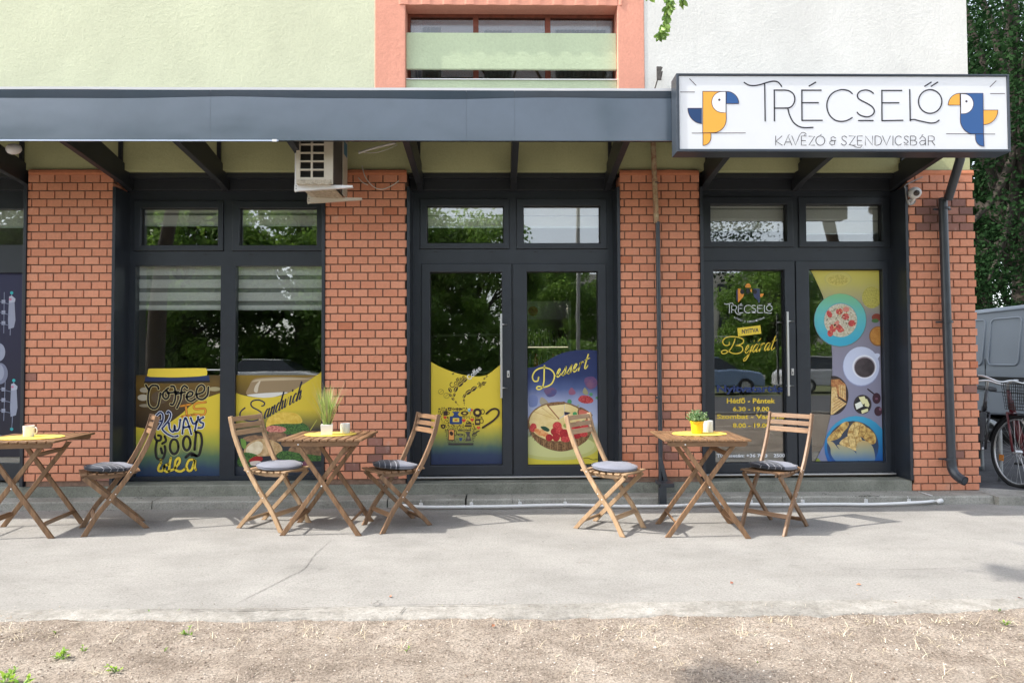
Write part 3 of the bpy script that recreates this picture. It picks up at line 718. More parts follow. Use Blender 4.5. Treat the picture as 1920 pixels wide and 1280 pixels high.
lines([[(305,285),(290,250),(230,250),(200,300),(190,380),(200,460),(245,498),(292,480),(315,400),(325,330)], [(165,240),(178,262),(200,300)],
       [(385,300),(355,330),(355,370),(385,395),(415,365),(408,318),(385,300),(410,275)], [(440,255),(475,262),(488,330),(485,400),(462,455),(435,450)], [(400,330),(520,315)],
       [(620,275),(590,250),(560,275),(552,330),(545,400),(505,492)], [(495,340),(595,318)], [(610,372),(665,358),(675,322),(640,315),(612,355),(620,400),(660,418),(705,392)],
       [(715,345),(790,318),(805,265),(770,240),(728,275),(715,340),(738,388),(790,395),(838,350),(848,265)]], 4.0, BLK, CR, 1.5)
lines([[(545,472),(655,452)], [(602,465),(612,578)], [(560,585),(668,568)], [(822,428),(706,446),(700,502),(808,500),(800,562),(688,560)]], 2.6, (226, 146, 46), (150, 92, 30), 1.6)
lines([[(232,672),(262,600),(320,540),(352,570),(345,640),(300,722)], [(240,648),(330,632)], [(398,548),(412,530),(436,560),(420,620),(365,690),(345,720),(395,770),(470,805),(515,795)],
       [(418,655),(428,725),(468,750),(480,680),(492,742),(528,715),(542,615)], [(565,772),(578,650),(600,598),(635,680),(662,778)], [(575,705),(640,695)], [(655,598),(682,662),(722,640),(738,585)], [(722,640),(700,740)], [(795,592),(760,612),(758,645),(792,660),(782,702),(738,708)]], 3.3, (26, 42, 90), (226, 230, 240), 2.2)
GD = (26, 24, 22)
lines([[(300,790),(330,800),(325,840),(285,845),(262,800),(262,720),(250,660)], [(285,860),(272,950),(290,1040),(352,1040),(378,960),(372,905)], [(330,930),(345,985)], [(372,800),(385,850),(345,880)]], 4.6, GD)
for (x, y, rx, ry) in [(475, 912, 50, 84), (612, 876, 44, 80)]: A.ring(x, y, rx-4, ry-4, 4.6, GD); A.ring(x, y, rx+17, ry+17, .7, (190, 186, 120))
lines([[(715,760),(705,850),(698,945)], [(705,752),(760,770),(778,850),(765,940),(738,1010),(665,1005)], [(600,1030),(660,985),(720,1015)]], 4.8, GD)
A.stroke([(740,800),(745,880),(735,960)], 1.2, (190,186,120)); A.stroke([(310,900),(308,1000)], 1.2, (190,186,120))
lines([[(332,1090),(308,1130),(305,1172),(345,1175),(372,1120)], [(330,1055),(333,1060)], [(440,1035),(425,1110),(415,1180),(375,1175),(370,1125),(410,1105)], [(415,1180),(480,1150),(535,1080),(525,1035),(488,1075),(490,1160),(545,1182),(600,1150)], [(690,1055),(640,1060),(612,1120),(628,1172),(668,1160),(702,1060),(700,1130),(712,1165)]], 4.2, YEL, (60, 62, 50), 1.8)
A.l += 1; o = A.build('window_film'); o.parent = w1; o['label'] = 'yellow coffee cup window film with hand lettering'
# sandwich film
A = Art(FILM, L[1])
yg2 = gradz('yellow_to_dark_film', [(690, (224, 198, 54)), (768, (218, 192, 58)), (786, (150, 140, 60)), (806, (66, 62, 56)), (850, (38, 42, 52)), (892, (30, 36, 48))], FILM, 524, mott=.05)
A.rect(443, 703, 606, 760, gradz('brown_photo_print', [(698, (140, 112, 30)), (745, (84, 66, 30))], FILM, 524, mott=.08))
z = (435, 690, 5.817); A.z(z)
A.blob([(165, 290), (190, 190), (225, 130), (300, 105), (560, 92), (800, 100), (900, 90), (880, 160), (640, 270), (400, 285)], (150, 128, 96)); A.blob([(215, 150), (300, 118), (560, 106), (800, 112), (860, 120), (600, 130), (320, 140)], (190, 172, 140), 1)  # vehicle reflection painted into the film as flat beige and white shapes
A.blob([(240, 250), (255, 190), (300, 140), (310, 145), (290, 200), (275, 265)], (205, 192, 168)); A.blob([(165, 292), (400, 268), (600, 262), (560, 285), (420, 320), (280, 318)], (220, 218, 212))
b = [(40, 268), (150, 302), (320, 322), (500, 306), (640, 258), (800, 160), (985, 35)]
A.poly([(p.x, p.y) for p in smoothpts([(x, y, 0) for x, y in b], 5)]+[(985, 1170), (40, 1170)], yg2)
bun = mottle('bun_crust_print', (176, 140, 92), (214, 184, 140), 26); bunY = mottle('golden_bun_print', (214, 176, 60), (232, 200, 92), 30); leaf = mottle('salad_print', (24, 60, 30), (86, 130, 60), 90); ham = mottle('ham_print', (176, 84, 78), (220, 150, 134), 50)
tan = mottle('shaded_bun_print', (112, 84, 62), (160, 124, 92), 24)
A.blob([(370, 600), (520, 590), (780, 600), (830, 700), (560, 720), (380, 700)], leaf)
A.blob([(372, 640), (400, 540), (540, 480), (690, 490), (755, 540), (750, 600), (560, 605), (440, 615)], bunY)
A.blob([(380, 640), (470, 625), (580, 650), (575, 690), (470, 700), (390, 690)], ham); A.blob([(395, 710), (480, 695), (590, 715), (560, 780), (430, 790)], tan)
A.blob([(120, 760), (240, 730), (340, 745), (330, 790), (170, 800)], tan)
A.blob([(130, 900), (180, 820), (280, 775), (400, 775), (510, 820), (550, 890), (510, 940), (300, 960), (160, 940)], bun); A.blob([(150, 890), (200, 830), (290, 795), (340, 840), (300, 930), (180, 935)], mottle('pale_bun_print', (214, 196, 160), (232, 218, 190), 20))
A.blob([(620, 930), (640, 860), (780, 810), (960, 830), (980, 950), (700, 955)], tan)
A.blob([(60, 1000), (130, 920), (260, 940), (300, 1000), (250, 1060), (90, 1070)], leaf); A.blob([(180, 1010), (250, 960), (330, 970), (320, 1010), (230, 1030)], (158, 34, 34)); A.blob([(200, 1020), (300, 1010), (320, 1050), (220, 1060)], (214, 200, 190))
A.blob([(480, 960), (560, 900), (760, 930), (980, 960), (980, 1010), (600, 1000)], leaf); A.blob([(95, 770), (150, 790), (150, 870), (110, 860)], (112, 150, 66))
A.blob([(760, 1040), (820, 1000), (880, 1040), (860, 1090), (780, 1090)], (120, 70, 90))
A.rect(40, 1075, 985, 1180, gradz('slate_print', [(874, (58, 64, 76)), (892, (34, 40, 54))], FILM, 524, mott=.03))
A.stroke([(925, 565), (855, 675)], 1.6, (196, 190, 90), False)
A.z((435, 690, 5.817)); SI = (30, 34, 66)
A.stroke([(325,412),(350,402),(350,372),(290,346),(228,356),(206,388),(225,425),(290,460),(325,495),(310,545),(230,575),(140,565),(92,528),(95,475),(142,432)], 2.6, SI)
cursive(A, 'andwich', 345, 560, 92, 29, 3.0, SI, cal=.68, adv=1.12, slant=.22)
A.l += 1; o = A.build('window_film'); o.parent = w1; o['label'] = 'yellow sandwich window film with burgers'
# ---------------------------------------------------------------- middle double door
def handle(parent, px, y0, y1, st, off=.11):
    p0, p1 = W(px, y0, GY-off), W(px, y1, GY-off); m_ = MB(); m_.box(p0.x-.010, p0.x+.010, GY-off-.01, GY-off+.01, p1.z, p0.z)
    h = sub(m_, 'handle', M['steel'], parent, bevel=.003)
    for (x, y) in st:
        m_ = MB(); q = W(px, y, GY-off); e = W(x, y, GY-.045); m_.tube([(q.x, GY-off+.011, q.z), (e.x, GY-.046, e.z)], .007, 8); sub(m_, 'handle_bracket', M['steel'], parent, smooth=True)
def lock(parent, px, py):
    p = W(px, py, GY-.05); m_ = MB(); m_.box(p.x-.013, p.x+.013, GY-.056, GY-.0455, p.z-.033, p.z+.033); sub(m_, 'lock_plate', M['steel'], parent, bevel=.008)
    m_ = MB(); m_.box(p.x-.004, p.x+.004, GY-.058, GY-.0562, p.z-.018, p.z+.002); sub(m_, 'keyhole', M['black'], parent)
def threshold(i, z0, dz=.02):
    a, b = openings[i]; m_ = MB(); m_.box(a+.06, b-.06, GY-.10, GY-.031, z0-.022, z0-.006); o = part(m_, 'door_threshold', M['steel'], bevel=.003)
T = [(801, 388, 944, 457), (981, 388, 1124, 457)]; TS = [(788, 374, 955, 468), (968, 374, 1137, 468)]
LF = [(791, 495, 960, 889), (962, 495, 1137, 889)]; LG = [(807, 511, 942, 871), (988, 510, 1121, 871)]
zl = R(*LF[0], GY)[1]
w2 = window('double_door', outer(2, zl-.028), [(TS[0], T[0]), (TS[1], T[1]), (LF[0], LG[0]), (LF[1], LG[1])], [], 'middle double door with yellow cup film and blue dessert film')
for a, b in zip(TS, T): sash(w2, a, b); pane(w2, b); blind(w2, b, [(382, 404), (406, 425)], .045)
for a, b in zip(LF, LG): sash(w2, a, b, 'door_leaf'); pane(w2, b)
handle(w2, 939.5, 588, 746, [(951, 608), (951, 727)]); lock(w2, 953, 701); slots(w2, [(817, 472), (922, 472), (1004, 472), (1108, 472)]); threshold(2, zl)
m_ = MB(); m_.box(openings[2][0]+.1, openings[2][1]-.1, GY-.03, GY+.05, SZ+.002, zl-.03); part(m_, 'sill_board', simple('weathered_sill_board', (.22, .15, .10), .9, 0, .3, 20))
A = Art(FILM, LG[0]); z = (800, 670, 6.095)
A.z(z); b = [(35, 42), (150, 105), (300, 165), (420, 198), (560, 216), (650, 208), (720, 180), (870, 60)]
A.poly([(p.x, p.y) for p in smoothpts([(x, y, 0) for x, y in b], 5)]+[(870, 1240), (35, 1240)], gradz('yellow_to_blue_film', [(680, (226, 200, 60)), (796, (218, 192, 56)), (818, (150, 152, 70)), (838, (72, 98, 90)), (852, (42, 60, 90)), (872, (34, 46, 84))], FILM, 875, mott=.07))
DB = (52, 32, 24); r_ = random.Random(5)
def bean(x, y, a, b_, rot):
    A.ell(x, y, a, b_, DB, rot=rot, up=1, n=14)
    c_, s_ = math.cos(math.radians(rot)), math.sin(math.radians(rot)); A.stroke([(x-a*.8*c_, y-a*.8*s_), (x+b_*.25*s_, y-b_*.25*c_), (x+a*.8*c_, y+a*.8*s_)], a*.03+.25, (216, 190, 70), up=1)
for q in [(268,372,32,18,60),(333,362,36,22,-65),(272,430,22,13,50),(314,428,24,14,-70),(300,472,20,14,40),(335,510,18,10,60),(386,305,40,22,-40),(437,258,30,20,-45),(430,440,26,16,-60),(478,396,40,24,-35),(536,358,36,24,-40),(427,488,18,11,70),(430,520,10,7,80),(355,535,7,5,40),(368,548,5,4,40),(432,540,5,4,80),(585,300,10,7,20),(610,320,14,9,60),(640,285,14,9,-30),(660,240,14,9,-50),(655,310,12,8,0),(685,215,14,9,-60),(600,285,12,7,30),(570,340,14,8,60),(672,285,12,8,-40),(302,185,14,9,-20)]: bean(*q)
for q in [(163,390,30,28),(228,435,32,30)]: A.ring(*q, .6, (112, 96, 40)); A.stroke([(q[0]-20, q[1]+15), (q[0], q[1]), (q[0]+20, q[1]-18)], .5, (112, 96, 40))
A.text('Coffee', 350, 270, 200, 62, DB, rot=-36); A.text('Coffee', 540, 175, 190, 60, (232, 232, 232), rot=-42, bold=.01); A.text('offee', 625, 305, 90, 50, DB, rot=-40)
def inside(x, y): t = (y-575)/385; return 122+118*max(0,t)**1.3 < x < 662-120*max(0,t)**1.3
for q in [(192,610,240,662),]: A.rect(*q, DB); A.ring(248,635,12,12,1.2,DB)
BL = (32, 62, 118)
A.poly([(290,618),(380,618),(355,645),(370,668),(405,672),(405,752),(395,760),(272,760),(262,750),(265,672),(300,668),(315,645)], BL); A.rect(298,690,372,735,(226,200,80)); A.rect(318,704,352,722,(196,90,40))
A.ell(434,634,44,24,DB); A.ell(434,634,20,9,(226,200,80)); A.ell(580,628,50,50,DB); A.ell(580,628,22,20,(220,196,90)); A.ring(640,618,20,26,1.2,DB)
def heart(x, y, s_, c=(206,64,48)): A.poly([(x,y+s_),(x-s_,y-.1*s_),(x-.9*s_,y-.7*s_),(x-.4*s_,y-.9*s_),(x,y-.4*s_),(x+.4*s_,y-.9*s_),(x+.9*s_,y-.7*s_),(x+s_,y-.1*s_)], c)
for q in [(210,685,19),(425,720,22),(520,712,22),(592,802,20)]: heart(*q)
A.poly([(430,790),(465,715),(512,745),(515,790)], DB); A.rect(440,762,512,768,(214,188,70)); A.ell(470,735,8,8,(214,188,70))
A.rect(552,700,612,770,DB); A.rect(566,722,600,746,(200,176,80)); A.ring(628,725,20,24,1.2,DB)
A.rect(248,820,318,945,DB); A.rect(254,826,312,938,(226,156,84)); A.ell(283,866,20,26,DB,rot=-25); A.ring(328,862,14,30,1.0,DB)
A.poly([(440,845),(500,845),(490,880),(512,950),(440,955),(462,890)], (76,70,66)); A.ell(478,915,14,16,(120,116,92))
A.rect(358,825,415,838,(64,56,50)); A.ell(385,880,34,14,(64,56,50)); A.ell(385,880,16,6,(150,150,90)); A.poly([(368,915),(410,915),(400,950),(378,950)], (52,76,120))
A.poly([(468,585),(500,575),(512,600),(490,620),(472,610)], (60,170,200)); A.poly([(500,590),(525,585),(528,610),(508,615)], (206,60,60)); A.poly([(490,618),(512,618),(500,660)], (200,140,60)); A.ell(485,590,10,8,(230,230,230))
for q in [(240,570,288,610),(160,765,220,812),]:
    cx, cy = (q[0]+q[2])/2, (q[1]+q[3])/2; A.poly([(q[0],q[1]),(q[2],q[1]),(q[2]-8,q[3]-8),(cx,q[3]),(q[0]+8,q[3]-8)], DB); heart(cx, cy, 9, (222,196,70))
used_ = [(192,610,260,662),(262,618,405,762),(390,605,480,660),(528,575,662,668),(185,660,232,705),(400,695,448,745),(428,700,520,795),(495,690,545,738),(550,698,650,772),(570,780,612,825),(245,818,342,948),(438,842,515,958),(355,822,420,955),(465,570,530,662),(238,568,290,612),(158,763,222,814)]
k = 0; tries = 0
while k < 150 and tries < 6000:
    tries += 1; x = r_.uniform(118, 665); y = r_.uniform(572, 962); s_ = r_.uniform(6, 13)
    if not inside(x-s_*.6, y) or not inside(x+s_*.6, y) or any(a-s_*.7 < x < c+s_*.7 and b_-s_*.7 < y < d+s_*.7 for a, b_, c, d in used_): continue
    used_.append((x-s_, y-s_*.8, x+s_, y+s_*.8)); k += 1; q = r_.random(); cc = DB if y < 830 else (72, 66, 54)
    if q < .55: A.ell(x, y, s_, s_*.62, cc, rot=r_.uniform(-80, 80), up=0, n=10)
    elif q < .75: A.rect(x-s_*.8, y-s_*.3, x+s_*.8, y+s_*.3, cc, 0)
    elif q < .88: A.poly([(x-s_, y-s_*.6), (x+s_, y-s_*.6), (x, y+s_*.8)], cc, 0)
    else: A.rect(x-s_*.35, y-s_*.8, x+s_*.35, y+s_*.8, cc, 0)
A.rect(330,578,420,584,DB); A.rect(345,592,412,597,DB,0); A.rect(428,820,510,826,(96,90,60),0)
A.rect(248,976,534,998,(56,52,50)); A.stroke([(682,640),(740,595),(790,585),(822,610),(815,660),(760,720),(640,800)], 3.6, DB)
A.stroke([(520,880),(600,835)], 2, (72,66,54))
A.l += 1; o = A.build('window_film'); o.parent = w2; o['label'] = 'yellow film of a cup made of coffee icons'
# dessert film
A = Art(FILM, LG[1]); z = (980, 640, 5.333); A.z(z)
b = [(40, 262), (120, 255), (220, 210), (300, 160), (400, 115), (520, 90), (640, 84), (765, 92)]
A.poly([(p.x, p.y) for p in smoothpts([(x, y, 0) for x, y in b], 5)]+[(765, 1240), (40, 1240)], gradz('blue_to_white_film', [(660, (20, 38, 88)), (706, (26, 46, 98)), (728, (74, 90, 138)), (750, (146, 154, 188)), (790, (176, 186, 214)), (816, (150, 158, 120)), (838, (196, 190, 74)), (870, (222, 204, 62))], FILM, 1054, mott=.06))
SF = mottle('soft_fruit_print', (88, 60, 110), (120, 80, 110), 12)
A.blob([(620,370),(700,350),(745,400),(735,450),(680,478),(630,440)], SF); A.blob([(215,480),(290,460),(340,490),(320,540),(260,555),(225,520)], mottle('soft_cup_print', (70, 74, 124), (110, 80, 112), 12)); A.blob([(460,500),(490,460),(530,510),(510,532),(470,530)], (138,84,112))
A.blob([(600,510),(620,460),(655,510),(640,535)], (150,146,110)); A.blob([(170,600),(190,555),(250,600),(240,640),(190,640)], (160,150,130)); A.blob([(60,560),(100,530),(150,560),(140,640),(70,650)], (110,124,170))
A.blob([(555,575),(590,540),(660,545),(705,580),(690,612),(620,618),(570,600)], mottle('strawberry_print', (150, 26, 36), (206, 84, 84), 90)); A.ell(468,603,22,26,(70,140,96)); A.ell(683,528,18,18,(80,140,100)); A.ell(745,563,18,14,(80,140,100)); A.ell(555,640,14,12,(150,164,150))
A.ell(330,1060,420,130,(196,196,120)); A.ell(330,1040,390,118,(206,206,140))
crust = mottle('tart_crust_print', (92, 62, 36), (150, 112, 72), 70); cream = mottle('custard_print', (222, 196, 128), (236, 214, 156), 9)
A.blob([(50,800),(80,920),(150,1010),(250,1070),(380,1098),(500,1075),(600,1020),(660,960),(680,850),(400,780),(200,780)], crust)
for k in range(26):
    a = math.radians(8+k*6.6); xx, yy = 365-318*math.cos(a), 800+205*math.sin(a); A.stroke([(xx, yy), (xx+(365-xx)*-.02, yy+62*math.sin(a)+14)], 1.1, (84, 54, 32) if k % 2 else (170, 132, 90), False, up=0 if k else 1)
A.ell(355,810,306,208,crust,up=1); A.ell(352,805,286,190,cream)
A.poly([(240,628),(420,600),(418,740),(360,778)], (176,186,214)); A.poly([(245,632),(418,612),(414,736),(362,770)], cream); A.poly([(240,626),(420,598),(422,626),(252,646)], crust); A.stroke([(245,634),(362,772)], 2, (150, 84, 40), False)
A.stroke([(110,700),(330,775)], .8, (196, 156, 90), False); A.stroke([(190,660),(335,770)], .8, (196, 156, 90), False)
A.poly([(415,700),(480,712),(420,748)], (36, 36, 60))
A.blob([(550,690),(580,655),(660,700),(700,740),(640,760),(560,740)], crust); A.blob([(560,700),(590,680),(680,720),(660,750),(580,745)], (206,110,90))
RB = [mottle('berry_print_a', (140, 16, 28), (196, 44, 50), 120), mottle('berry_print_b', (170, 24, 34), (226, 90, 84), 120), mottle('peach_print', (214, 120, 60), (236, 180, 120), 40)]
for (x, y, rx, ry, c, ro) in [(105,860,34,44,1,10),(160,905,50,26,2,40),(205,915,46,22,2,50),(235,925,30,18,2,40),(345,845,46,44,1,0),(320,900,40,38,0,0),(370,890,38,34,1,0),(265,960,36,36,0,0),(335,955,38,42,0,0),(415,925,48,50,0,0),(430,975,50,30,1,0),(500,850,44,34,1,0),(560,880,46,36,0,0),(620,860,40,34,1,0),(640,810,42,28,1,0),(560,820,40,26,0,0),(540,940,46,30,0,0),(610,925,40,28,1,0)]: A.ell(x, y, rx, ry, RB[c], rot=ro)
A.blob([(180,850),(230,850),(268,880),(250,900),(200,880)], (30,72,50)); A.ell(425,840,18,20,(150,160,80)); A.ell(522,722,22,20,(70,150,90)); A.ell(610,800,18,14,(70,150,90))
A.z((980, 640, 5.333)); DY = (238, 220, 100)
A.stroke([(160,355),(150,392),(115,395),(98,350),(130,290),(200,262),(280,280),(318,340),(290,420),(220,455),(160,448),(138,465),(160,480),(195,460),(212,400),(214,330),(218,240)], 2.6, DY)
cursive(A, 'essert', 328, 364, 78, 17, 2.7, DY, cal=.3, adv=1.42, slant=.26)
A.stroke([(610,1168),(650,1162),(700,1180),(750,1172)], 1.0, (60, 50, 30))
A.l += 1; o = A.build('window_film'); o.parent = w2; o['label'] = 'blue dessert film with fruit tart'
# ---------------------------------------------------------------- right double door
T = [(1330, 385, 1472, 454), (1508, 385, 1650, 454)]; TS = [(1312, 371, 1484, 465), (1494, 371, 1664, 465)]
LF = [(1310, 490, 1489, 884), (1491, 490, 1664, 884)]; LG = [(1337, 507, 1470, 867), (1516, 506, 1653, 865)]
zl = R(*LF[0], GY)[1]
w3 = window('double_door', outer(3, zl-.028), [(TS[0], T[0]), (TS[1], T[1]), (LF[0], LG[0]), (LF[1], LG[1])], [], 'entrance double door under the sign with opening hours lettering')
for a, b in zip(TS, T): sash(w3, a, b); pane(w3, b)
blind(w3, T[0], [(378, 391), (393, 415), (417, 432)], .045); blind(w3, T[1], [(378, 391), (393, 414), (416, 437)], .045)
for a, b in zip(LF, LG): sash(w3, a, b, 'door_leaf'); pane(w3, b)
handle(w3, 1476, 584, 742, [(1488, 602), (1488, 723)]); lock(w3, 1486, 697); slots(w3, [(1454, 469), (1537, 469), (1637, 469)]); threshold(3, zl)
m_ = MB(); m_.box(openings[3][0]+.1, openings[3][1]-.1, GY-.03, GY+.05, SZ+.002, zl-.03); part(m_, 'sill_board', simple('weathered_sill_board', (.22, .15, .10), .9, 0, .3, 20))
A = Art(GL-.0015, LG[0]); Y3 = (232, 200, 62); z = (1330, 500, 6.4); A.z(z)
OR = (228, 148, 52); NB = (52, 62, 96)
A.ell(465,232,32,32,OR,180,360); A.rect(432,230,498,250,OR,0)
A.poly([(342,262),(372,262),(385,300),(418,328),(405,365),(375,398),(345,432)], OR)
A.poly([(325,275),(341,275),(341,400),(335,420),(325,400)], NB); A.poly([(530,262),(606,262),(608,430),(585,430),(580,398),(540,370),(528,330)], NB)
A.ell(610,322,42,44,OR,0,90); A.ell(510,285,20,22,OR,90,270); A.ell(395,300,26,30,BLK); A.ell(548,300,24,28,BLK); A.ell(462,290,24,34,BLK)
def trecselo(A, x0, y0, sc, wd, c):
    """house lettering; coordinates in units of the left sign close-up (6x)"""
    A.l += 1
    f = lambda q: [(x0+x*sc, y0+y*sc) for x, y in q]
    for q in [[(782,150),(830,178),(890,186),(960,175),(1040,150),(1110,135),(1160,145),(1190,175),(1202,195)],
              [(1275,450),(1290,510),(1330,590),(1390,640),(1460,658),(1556,655)],
              [(1997,275),(1960,245),(1910,232),(1860,234),(1790,260),(1740,310),(1714,380),(1716,450),(1745,520),(1800,570),(1860,587),(1920,583),(1965,565),(1997,545)],
              [(2236,272),(2195,244),(2144,235),(2088,249),(2058,284),(2063,325),(2104,355),(2175,391),(2226,427),(2246,472),(2226,513),(2175,536),(2114,528),(2073,508),(2053,485)],
              [(2650,571),(2693,566),(2744,579),(2825,597),(2886,606),(2937,599),(2975,574)]]: A.stroke(f(q), wd, c, up=0)
    for q in [[(1012,160),(1018,582)], [(1120,235),(1122,582)], [(1118,236),(1240,236)], [(1122,438),(1262,438)],
              [(1430,235),(1432,578)], [(1430,237),(1648,237)], [(1432,378),(1616,378)], [(1432,576),(1660,576)], [(1512,190),(1586,148)],
              [(2068,578),(2232,578)], [(2330,239),(2332,580)], [(2330,240),(2555,240)], [(2332,379),(2522,379)], [(2332,580),(2567,575)],
              [(2644,230),(2650,580)], [(2813,193),(2886,147)], [(2886,193),(2959,147)]]: A.stroke(f(q), wd, c, smooth=False, up=0)
    P = [(1240,236),(1290,245),(1335,280),(1352,337),(1335,395),(1295,432),(1240,438)]; A.stroke(f(P), wd, c, up=0)
    P = [(2874+131*math.cos(math.radians(a)), 364+133*math.sin(math.radians(a))) for a in range(0, 360, 15)]; A.stroke(f(P), wd, c, up=0, closed=True)
# fit: word spans x 180..750 in this close-up, letters y 470..575
trecselo(A, 180-782*.258, 470-225*.30, .258, 1.1, (226, 230, 236))
for i, ch in enumerate('KÁVÉZÓ & SZENDVICSBÁR'):
    u = i/20; x = 305+350*u; y = 610+48*math.sin(math.pi*u)
    if ch != ' ': A.text(ch, x, y, 13, 22, (226, 230, 236), rot=40*math.cos(math.pi*u)*.8, up=0 if i else 1)
A.poly([(335,735),(612,702),(624,802),(345,835)], (232, 204, 62)); A.text('NYITVA', 488, 768, 205, 52, (50, 52, 60), rot=-6.5, bold=.03, shear=.15)
A.l += 1
A.stroke([(240,905),(235,935),(200,945),(165,920),(165,880),(215,845),(300,838),(390,860),(410,895),(380,930),(320,945),(385,955),(400,1000),(360,1035),(290,1040),(230,1015),(185,1000),(148,1015),(155,1040),(200,1035),(255,985),(290,920),(310,860)], 2.0, Y3)
cursive(A, 'ejárat', 412, 1040, 92, 7, 2.2, Y3, cal=.4, adv=1.22, slant=.3)
A.stroke([(60,835),(250,838)], .5, (200, 200, 200), False)
z2 = (1330, 680, 6.4); A.z(z2)
A.text('Nyitvatartás', 485, 322, 790, 112, (28, 50, 104), bold=.035)
A.text('Hétfő - Péntek', 500, 452, 582, 68, Y3, bold=.03); A.text('6.30 - 19.00', 500, 553, 435, 56, Y3, bold=.03)
A.text('Szombat - Vasárnap', 500+25, 652, 870, 72, Y3, bold=.03); A.text('8.00 - 19.00', 502, 750, 440, 56, Y3, bold=.03)
A.text('Tűz esetén: +36 70 3', 390, 1110, 610, 44, (232, 234, 238), bold=.03); A.text('2500', 838, 1110, 138, 42, (232, 234, 238), bold=.03)
A.l += 1; o = A.build('door_lettering'); o.parent = w3; o['label'] = 'white, yellow and navy lettering on the entrance door'
# food film
A = Art(FILM, LG[1]); z = (1505, 495, 6.4); A.z(z)
b = [(95, 70), (160, 200), (240, 380), (290, 560), (322, 740), (345, 950), (356, 1180), (352, 1500), (340, 1780), (300, 1960), (255, 2150), (180, 2310), (140, 2400)]
bgm = gradz('yellow_to_grey_film', [(500, (206, 192, 74)), (530, (192, 184, 92)), (560, (164, 160, 120)), (600, (130, 126, 140)), (700, (136, 134, 154)), (865, (128, 132, 160))], FILM, 1590, mott=.05)
A.poly([(p.x, p.y) for p in smoothpts([(x, y, 0) for x, y in b], 4)]+[(960, 2400), (960, 70)], bgm)
A.ell(425,185,165,98,(186,178,96)); A.ell(425,178,150,86,(198,188,96)); A.ell(425,190,120,62,mottle('cereal_print', (172,160,70), (208,194,100), 60))
A.ell(830,400,118,130,mottle('grain_print', (150,144,60), (206,196,96), 110))
aq = gradz('turquoise_plate_print', [(550, (120, 186, 128)), (590, (96, 186, 186)), (640, (52, 164, 196))], FILM, 1590)
A.ell(452,675,318,322,(100, 120, 120)); A.ell(450,670,310,315,aq); A.ell(455,672,205,208,(96,160,176)); A.ell(455,675,198,200,mottle('porridge_print', (170,160,132), (214,208,190), 60))
for (x, y, rx, ry, ro, c) in [(320,600,45,30,60,1),(440,570,42,38,0,1),(520,545,40,32,0,3),(515,630,44,40,0,1),(360,770,50,34,60,1),(430,760,60,36,40,1),(400,720,50,24,-50,3),(590,710,46,40,0,1),(455,790,40,30,0,1),(330,830,34,40,0,1)]: A.ell(x, y, rx, ry, [None, mottle('strawberry_print', (170, 40, 40), (206, 92, 84), 60), None, (206, 130, 116)][c], rot=ro)
for k in range(70):
    a = r_.uniform(0, 6.3); q = r_.uniform(.2, .95); A.ell(460+190*q*math.cos(a), 680+190*q*math.sin(a), r_.uniform(6, 15), r_.uniform(3, 6), [(58, 54, 36), (206, 190, 120), (196, 186, 160), (84, 78, 50)][k % 4], rot=r_.uniform(0, 180), up=0 if k else 1, n=8)
A.ell(890,640,62,46,(132,58,40)); A.ell(870,680,44,24,(70,110,60)); A.ell(905,865,108,120,(140,96,50)); A.ell(905,862,96,106,mottle('curry_print', (176,116,48), (196,140,66), 20))
A.ell(702,1228,222,238,(150,158,196)); A.ell(702,1222,216,232,(196,204,228)); A.ell(740,1232,146,144,(222,226,238)); A.ell(742,1236,128,126,(150,140,150)); A.ell(742,1240,118,116,mottle('black_coffee_print', (52,44,48), (72,62,66), 8)); A.blob([(860,1080),(900,1070),(925,1090),(900,1130),(870,1110)], (206,214,236))
z2 = (1505, 680, 6.4); A.z(z2)
A.poly([(346, 158)]+[(360+188*math.cos(math.radians(a)), 390+236*math.sin(math.radians(a))) for a in range(-85, 91, 7)]+[(328, 626), (340, 420)], (46,34,34)); br = mottle('toast_print', (196,156,92), (226,200,144), 60); bd_ = mottle('toast_crust_print', (150,90,50), (196,140,84), 60)
A.poly([(340,200),(440,195),(515,260),(520,460),(430,400),(380,290),(340,280)], bd_); A.poly([(430,265),(510,270),(512,440),(440,400)], br); A.poly([(345,290),(400,290),(420,420),(528,490),(360,620),(335,625)], br)
for k in range(5): A.stroke([(350+k*8, 590-k*44), (500-k*16, 480-k*18)], 1.0, (160, 104, 62), False, up=0 if k else 1)
for k in range(3): A.stroke([(450+k*22, 275), (456+k*22, 400+k*10)], .9, (160, 104, 62), False, up=0)
A.ell(717,498,108,116,(52,42,46)); A.ell(717,498,92,100,(30,28,32)); 
for q in [[(625,495),(695,460),(725,520),(645,560)],[(670,410),(740,400),(770,470),(720,500),(690,450)],[(740,440),(770,430),(800,500),(790,530),(745,520)],[(700,570),(780,545),(785,580),(710,610)]]: A.poly(q, (226, 222, 170) if q[0][0] > 650 else (232, 234, 222))
A.stroke([(780,315),(850,370)], 2.6, (44, 26, 36)); A.ell(885,425,50,66,(60,30,44)); A.ell(905,580,48,58,(64,36,50)); A.ell(885,430,18,14,(110,70,90)); A.ell(930,555,16,18,(130,90,110))
A.ell(640,1010,382,374,gradz('blue_plate_print', [(782, (56, 158, 196)), (820, (40, 128, 180)), (865, (20, 82, 160))], FILM, 1610)); A.ell(600,1000,310,304,gradz('dark_plate_print', [(790, (62, 60, 62)), (840, (44, 66, 96)), (865, (26, 78, 150))], FILM, 1600))
cz = mottle('croissant_print', (140, 96, 44), (226, 192, 112), 24, det=7); cz2 = mottle('croissant_print_b', (168, 124, 60), (234, 208, 140), 30, det=7); cz3 = gradz('croissant_fade_print', [(820, (206, 172, 100)), (846, (150, 158, 140)), (865, (70, 120, 170))], FILM, 1590, mott=.05)
